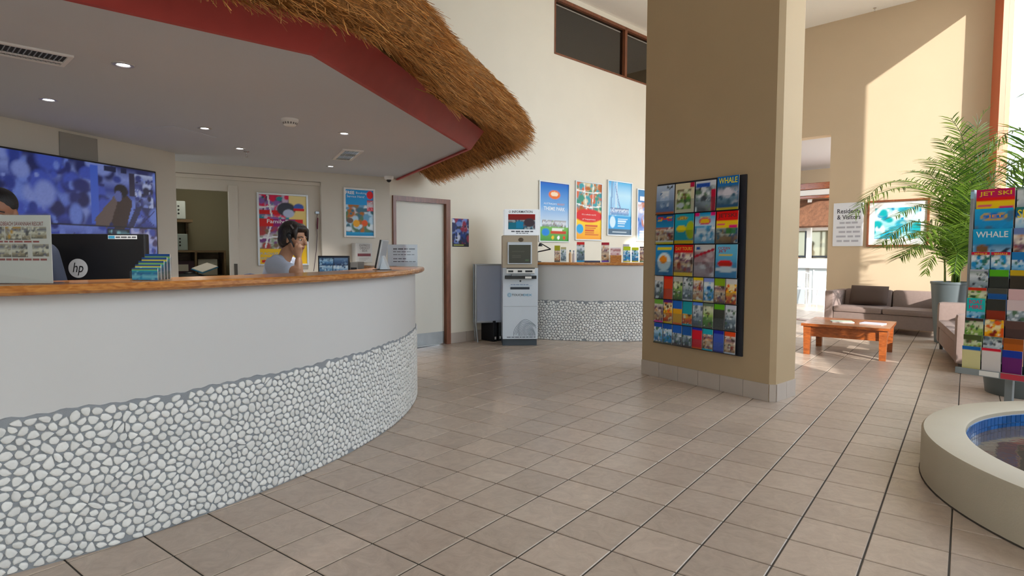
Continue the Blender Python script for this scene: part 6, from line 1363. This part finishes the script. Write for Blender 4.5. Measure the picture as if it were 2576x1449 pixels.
for s in (-1, 1): tr_m.capsule((-1.84, 4.62 + s * 0.085, 0.79), 0.094, (-1.50, 4.80 + s * 0.09, 0.665), 0.070); tr_m.capsule((-1.50, 4.80 + s * 0.09, 0.665), 0.068, (-1.56, 4.78 + s * 0.09, 0.30), 0.050)
person_finish(wr, 'woman', bodym, head_colors(hc, Rw, 'b98a6c', '9a5448'), hm_, [('shirt', sh_m, mat('pale_blue_shirt', 'b4bccd', 0.8, bump=0.2, bscale=40)), ('trousers', tr_m, mat('navy_cloth', '20243a', 0.85))], HAIRM, hc, Rw)
cl = MB().bbox(-0.003, 0.003, -0.03, 0.03, -0.006, 0.006, 0.002); cl.xform(Matrix.Translation(Vector(X((0.070, 0.030, 0.085))) - wr.location) @ Matrix.Rotation(0.9, 4, 'Y') @ Matrix.Rotation(1.3, 4, 'Z')); cl.build('hair_clip', mat('clip', '8f8a8a', 0.3, metal=0.5), wr)
ph = thing('telephone_handset', 'black telephone handset held to the woman\'s ear', 'telephone', (-1.652, 4.508, 1.40)); 
mb = MB(); mb.tube([(-0.024, 0.002, 0.045), (-0.012, -0.004, 0.02), (0.006, -0.004, -0.02), (0.022, 0.002, -0.052)], [0.011, 0.010, 0.010, 0.011], 12); mb.build('handle', BLACK, ph, smooth=True)
MB().ell((-0.022, 0.010, 0.048), (0.018, 0.014, 0.022), 14, 10).build('earpiece', BLACK, ph, smooth=True); MB().ell((0.024, 0.010, -0.052), (0.017, 0.014, 0.018), 14, 10).build('mouthpiece', BLACK, ph, smooth=True)
so = thing('stool', 'round dark work stool under the woman on the telephone', 'stool', (-1.85, 4.63, 0)); MB().lathe([(0, 0.62), (0.17, 0.62), (0.19, 0.64), (0.19, 0.66), (0.16, 0.685), (0, 0.69)], 24).build('seat', BLACK, so, smooth=True); MB().cyl((0, 0, 0.05), (0, 0, 0.62), 0.025, n=12).build('post', GREYM, so); MB().lathe([(0, 0.0), (0.22, 0.0), (0.22, 0.015), (0.05, 0.05), (0, 0.05)], 24).build('base', GREYM, so, smooth=True)
# ---- man behind the counter
mr_ = thing('person', 'man with short black hair standing behind the photo notice', 'person', (-2.70, 3.18, 0))
mc = np.array([-2.69, 3.16, 1.522]); Rm = basis((0.40, -0.90, -0.22))
bm_ = MB(); head_parts(bm_, mc, Rm); bm_.capsule(tuple(mc + Rm @ np.array((0, -0.025, -0.06))), 0.056, (-2.71, 3.21, 1.36), 0.062); bm_.ell((-2.72, 3.22, 1.20), (0.17, 0.11, 0.19)); bm_.ell((-2.72, 3.22, 0.97), (0.145, 0.10, 0.16)); bm_.ell((-2.72, 3.22, 0.84), (0.15, 0.105, 0.10))
for s in (-1, 1):
    bm_.capsule((-2.72 + s * 0.18, 3.22 + s * 0.06, 1.31), 0.054, (-2.74 + s * 0.23, 3.24 + s * 0.08, 1.05), 0.043); bm_.capsule((-2.74 + s * 0.23, 3.24 + s * 0.08, 1.05), 0.041, (-2.70 + s * 0.22, 3.13 + s * 0.08, 0.82), 0.028)
    w_ = np.array((-2.70 + s * 0.22, 3.13 + s * 0.08, 0.81)); dn = np.array((0.02, -0.05, -0.07)); sd_ = np.array((s * 0.009, -0.008, 0.0)) * 2
    K = [w_ + dn + sd_ * k for k in (-1.0, -0.35, 0.35, 1.0)]; hand(bm_, tuple(w_), K, [[k + np.array((0.0, 0.0, -0.035)) * q, k + np.array((0.0, 0.012, -0.062)) * q, k + np.array((0, 0.028, -0.078)) * q] for k, q in zip(K, (0.95, 1.05, 1.0, 0.8))], [w_ + np.array((0.0, -0.06, -0.03)), w_ + np.array((0.005, -0.075, -0.06)), w_ + np.array((0.005, -0.07, -0.085))])
    bm_.capsule((-2.72 + s * 0.085, 3.22, 0.82), 0.090, (-2.72 + s * 0.09, 3.22, 0.46), 0.062); bm_.capsule((-2.72 + s * 0.09, 3.22, 0.46), 0.060, (-2.72 + s * 0.09, 3.24, 0.09), 0.042); bm_.capsule((-2.72 + s * 0.09, 3.25, 0.045), 0.044, (-2.70 + s * 0.10, 3.11, 0.038), 0.037)
hm2 = MB(); X = lambda p: tuple(mc + Rm @ np.array(p)); M3 = Matrix([list(r) for r in Rm]); hm2.ell(X((0, -0.024, 0.048)), (0.082, 0.094, 0.086), 22, 14, M3); hm2.ell(X((0, -0.06, -0.01)), (0.068, 0.05, 0.06), 16, 10, M3)
st_m = MB(); st_m.ell((-2.72, 3.22, 1.20), (0.19, 0.13, 0.20)); st_m.ell((-2.72, 3.22, 0.98), (0.165, 0.12, 0.18))
for s in (-1, 1): st_m.capsule((-2.72 + s * 0.17, 3.22 + s * 0.055, 1.305), 0.072, (-2.735 + s * 0.215, 3.235 + s * 0.075, 1.13), 0.062)
st_m.capsule((-2.80, 3.19, 1.345), 0.05, (-2.64, 3.23, 1.345), 0.05)
tr2 = MB(); tr2.ell((-2.72, 3.22, 0.84), (0.168, 0.122, 0.11))
for s in (-1, 1): tr2.capsule((-2.72 + s * 0.085, 3.22, 0.82), 0.102, (-2.72 + s * 0.09, 3.22, 0.46), 0.076); tr2.capsule((-2.72 + s * 0.09, 3.22, 0.46), 0.074, (-2.72 + s * 0.09, 3.24, 0.10), 0.060)
person_finish(mr_, 'man', bm_, head_colors(mc, Rm, '9a6a50', '7a4038'), hm2, [('shirt', st_m, mat('dark_polo', '2a3040', 0.85)), ('trousers', tr2, mat('black_cloth', '1a1a1e', 0.85))], mat('black_hair', '100d0c', 0.4, bump=0.4, bscale=200), mc, Rm)

# ================================================================== ITEMS ON THE BROCHURE COUNTER
C2Z = 1.181
def c2_item(name, label, cat, px_, d=9.2): return thing(name, label, cat, ((px_ - 1288) / FPX * d, d, C2Z), 0.0, 'brochures on the low counter' if cat == 'brochure' else None)
def hpx(y, d=9.2): return 1.3215 + (636.8 - y) / FPX * d - C2Z
def leaning_brochure(label, a, b, y, kind, seed, d=9.2, fan=0.0):
    t = c2_item('brochure', label, 'brochure', a, d); w = (b - a) / FPX * d; h = hpx(y, d)
    MB().add([(0, -0.04, 0), (w, -0.04, 0), (w, 0.02, 0), (0, 0.02, 0), (0, -0.005, h * 0.5), (w, -0.005, h * 0.5), (w, 0.012, h * 0.9), (0, 0.012, h * 0.9)], [(0, 3, 2, 1), (4, 5, 6, 7), (0, 1, 5, 4), (1, 2, 6, 5), (2, 3, 7, 6), (3, 0, 4, 7)]).build('clear_stand', CLEAR, t)
    mb = MB().box(0.002, w - 0.002, 0.0, 0.006, 0.004, h); mb.build('pages', WHITE, t); A = Art(w - 0.004, h - 0.004, 14, 18); mag_art(A, kind, seed); A.obj('cover', t, 0.002, 0.004, -0.001); return t
leaning_brochure('olive topped brochure in a clear stand by the kiosk', 1394, 1409, 618, ('people', 0.3, '8a8a2a', '4a443a'), 701)
leaning_brochure('brochure with grey figures in a clear stand by the kiosk', 1410, 1424, 622, ('rock', 0.15, 'a8a07a', 'd8d4cc'), 702)
leaning_brochure('tall red topped blue brochure on the low counter', 1450, 1470, 609, ('rock', 0.16, 'b02a34', '3a8fc4'), 703)
leaning_brochure('tall purple footed brochure on the low counter', 1512, 1532, 610, ('people', 0.12, '8a2a34', '5a3a8a'), 704)
leaning_brochure('blue and yellow figure brochure on the low counter', 1567, 1586, 620, ('sea', 0.25, 'a8b82a', 'd8b83a'), 705)
leaning_brochure('blue and yellow figure brochure next to its twin by the pillar', 1588, 1606, 622, ('sea', 0.22, 'b0b82a', 'd8b83a'), 706)
leaning_brochure('dark portrait brochure hidden partly by the pillar', 1608, 1626, 620, ('people', 0.1, '2a2a30', '3a5a3a'), 707)
leaning_brochure('small grey brochure standing behind the blue and yellow pair', 1566, 1583, 614, ('rock', 0.2, 'b4b0b8', None), 708, 9.27)
t = c2_item('photo_card', 'pale picture card standing on a small timber box', 'card', 1534); w = 28 / FPX * 9.2; h = hpx(622)
MB().bbox(0, w, -0.03, 0.05, 0, h * 0.48, 0.003).build('timber_box', OAK, t); MB().box(0.004, w - 0.004, 0.008, 0.012, h * 0.48, h).build('card', WHITE, t); A = Art(w - 0.012, h * 0.46, 12, 10); A.photo(0, 0, 1, 1, ['b08a8a', 'd8c4c4', '8a4a4a', 'e0d4d4'], 710, 10); A.obj('card_print', t, 0.006, h * 0.50, 0.007)
MB().cyl((w * 0.5, -0.0335, h * 0.42), (w * 0.5, -0.029, h * 0.42), 0.006, n=10).build('box_knob', BLACK, t)
def bottle(label, px_, y, col, cap):
    t = c2_item('bottle', label, 'bottle', px_); h = hpx(y); r = 0.022; MB().lathe([(0, 0), (r, 0), (r, h * 0.68), (r * 0.45, h * 0.8), (r * 0.45, h * 0.86)], 18).build('bottle_body', mat('bottle_' + col, col, 0.3), t, smooth=True); MB().lathe([(r * 0.5, h * 0.86), (r * 0.5, h), (0, h)], 14).build('cap', mat('cap_' + cap, cap, 0.4), t, smooth=True)
bottle('small amber bottle with dark cap on the low counter', 1434, 629, 'c9a070', '3a5a5a'); bottle('small pale bottle on the low counter beside the amber one', 1443, 630, 'c4b8b8', '9aa0b8')
t = c2_item('flat_tray', 'low dark blue tray lying on the low counter', 'tray', 1470); w = 38 / FPX * 9.2; tb_ = MB().bbox(0, w, -0.08, 0.05, 0, 0.012, 0.004); tb_.build('tray_base', mat('tray_navy', '3a3f5a', 0.5), t); f = MB(); 
for a in ((0, w, -0.08, -0.074), (0, w, 0.044, 0.05), (0, 0.006, -0.074, 0.044), (w - 0.006, w, -0.074, 0.044)): f.box(a[0], a[1], a[2], a[3], 0.012, 0.026)
f.build('tray_edge', mat('tray_navy', '3a3f5a', 0.5), t)
t = c2_item('folding_arm', 'black folding reading lamp arm on the low counter beside the kiosk', 'lamp', 1352, 9.3); s_ = 9.3 / FPX; zz = lambda y: 1.3215 + (636.8 - y) * s_ - C2Z
MB().lathe([(0, 0), (0.06, 0), (0.06, 0.012), (0.012, 0.02), (0, 0.02)], 20).build('lamp_base', BLACK, t, smooth=True); MB().tube([(0, 0, 0.01), (0.0, 0, zz(634))], 0.008, 8).build('lower_post', BLACK, t); MB().tube([(0, 0, zz(634)), (33 * s_, 0, zz(627))], 0.010, 8).build('lower_arm', BLACK, t); MB().tube([(33 * s_, 0, zz(627)), (7 * s_, 0, zz(612))], 0.008, 8).build('upper_arm', BLACK, t); MB().lathe([(0.018, 0.0), (0.035, -0.05), (0.033, -0.05), (0.014, 0.0)], 18, (7 * s_, 0, zz(612))).build('lamp_shade', BLACK, t, smooth=True)

# ================================================================== CAFE BEYOND THE PASSAGE
def cafe(lx, ly, z=0.0): return (*RIGHTP.pt(lx, ly), z)
cw_ = thing('wall_cafe', None, None, cafe(0, 0), RIGHTP.rot); struct(cw_)
MB().box(-2.6, 3.4, 4.95, 5.1, 0, 3.6).build('cafe_back', TAN, cw_); MB().box(-2.7, -2.6, 0.28, 5.1, 0, 3.6).build('cafe_side', TAN, cw_); MB().box(-2.7, 3.4, 0.28, 5.1, 3.6, 3.7).build('cafe_ceiling', mat('cafe_ceiling', 'c9c4c6', 0.85), cw_)
sv_ = thing('servery', 'cafe servery with thatch awning and timber beams beyond the passage', 'servery', cafe(-2.3, 4.0), RIGHTP.rot)
ZC = lambda y: 1.3215 + (636 - y) * 15.6 / 1511
MB().bbox(0, 4.8, -0.02, 0.12, ZC(476), ZC(460), 0.01).build('beam', ORANGEW, sv_); MB().bbox(0, 4.8, 0.0, 0.5, ZC(491), ZC(477), 0.01).build('white_beam', WHITE, sv_); MB().bbox(0, 4.8, -0.04, 0.08, ZC(499), ZC(492), 0.008).build('beam', ORANGEW, sv_)
MB().add([(0, -0.35, ZC(568)), (4.8, -0.35, ZC(568)), (4.8, 0.1, ZC(500)), (0, 0.1, ZC(500)), (0, -0.27, ZC(572)), (4.8, -0.27, ZC(572)), (4.8, 0.25, ZC(500)), (0, 0.25, ZC(500))], [(0, 1, 2, 3), (4, 7, 6, 5), (0, 4, 5, 1), (1, 5, 6, 2), (3, 2, 6, 7), (0, 3, 7, 4)]).build('thatch_awning', mat('awning_thatch', '6e4a34', 0.9, var=0.35, vscale=12, bump=0.8, bscale=40), sv_, fix=True)
for x in (0.0, 1.55, 3.2, 4.7): MB().box(x, x + 0.1, 0.05, 0.15, 0, ZC(500)).build('post', WHITE, sv_)
MB().box(0, 4.8, 0.2, 0.24, ZC(578), ZC(570)).build('head_rail', WHITE, sv_); MB().box(0, 4.8, 0.78, 0.8, 0.9, ZC(570)).build('mirror_back', mat('servery_mirror', '8d866e', 0.12, metal=0.5), sv_)
for x in (0.3, 1.0, 1.7, 2.4, 3.1, 3.8, 4.5): MB().box(x, x + 0.035, 0.2, 0.24, ZC(645), ZC(578)).build('mullion', BLACK, sv_)
MB().box(0, 4.8, 0.19, 0.25, ZC(646), ZC(641)).build('sill_rail', BLACK, sv_); MB().bbox(0, 4.8, -0.05, 0.7, ZC(672), ZC(648), 0.01).build('counter_top', WHITE, sv_); MB().box(0.05, 4.75, 0.05, 0.6, 0, ZC(672)).build('counter_front', mat('servery_front', '9fa6a8', 0.5), sv_)
for k in range(10): MB().box(0.1 + k * 0.47, 0.13 + k * 0.47, 0.04, 0.05, 0.05, ZC(676)).build('front_batten', WHITE, sv_)
def vase(label, lx, hgt, col):
    t = thing('vase', label, 'vase', cafe(lx, 4.2, ZC(648) + 0.001), RIGHTP.rot); MB().lathe([(0, 0), (0.14, 0), (0.15, 0.015), (0.05, 0.03), (0.09, hgt * 0.3), (0.10, hgt * 0.5), (0.05, hgt * 0.75), (0.07, hgt)], 22).build('vase_body', mat('vase_' + col, col, 0.4), t, smooth=True); MB().ell((0, 0, hgt + 0.06), (0.09, 0.09, 0.08), 14, 8).build('dark_bulb', BLACK, t, smooth=True)
vase('terracotta vase with dark top on the servery counter', 0.55, 0.34, 'a8704a')
WIRE = mat('white_wire', 'e4e6e8', 0.4)
def wire_chair(label, lx, ly, rz):
    t = thing('wire_chair', label, 'chair', cafe(lx, ly), RIGHTP.rot + rz, 'white cafe chairs')
    MB().bbox(-0.2, 0.2, -0.2, 0.2, 0.44, 0.46, 0.006).build('seat', WIRE, t)
    for x in (-0.18, 0.18):
        for y in (-0.18, 0.18): MB().tube([(x, y, 0.45), (x * 1.15, y * 1.15, 0)], 0.011, 8).build('leg', WIRE, t)
    MB().tube([(-0.19, 0.18, 0.45), (-0.19, 0.22, 0.80), (-0.12, 0.23, 0.84), (0.12, 0.23, 0.84), (0.19, 0.22, 0.80), (0.19, 0.18, 0.45)], 0.011, 8).build('back_frame', WIRE, t, smooth=True)
    for k in range(5): x = -0.12 + 0.06 * k; MB().tube([(x, 0.19, 0.46), (x, 0.228, 0.835)], 0.006, 6).build('back_rod', WIRE, t)
for k, (lx, w_) in enumerate(((0.05, 'farthest along the servery'), (0.55, 'below the terracotta vase'), (1.05, 'between two other chairs'), (1.55, 'nearest the passage opening'))): wire_chair('white wire cafe chair at the servery, ' + w_, lx, 3.3, 0.15 * (-1) ** k)
th_ = struct(MB().box(0.9, p_r, 0.0, 0.28, 0.0, 0.006).build('trim_2', FRAMEW)); th_.location = (*RIGHTP.o, 0.001); th_.rotation_euler = (0, 0, RIGHTP.rot)
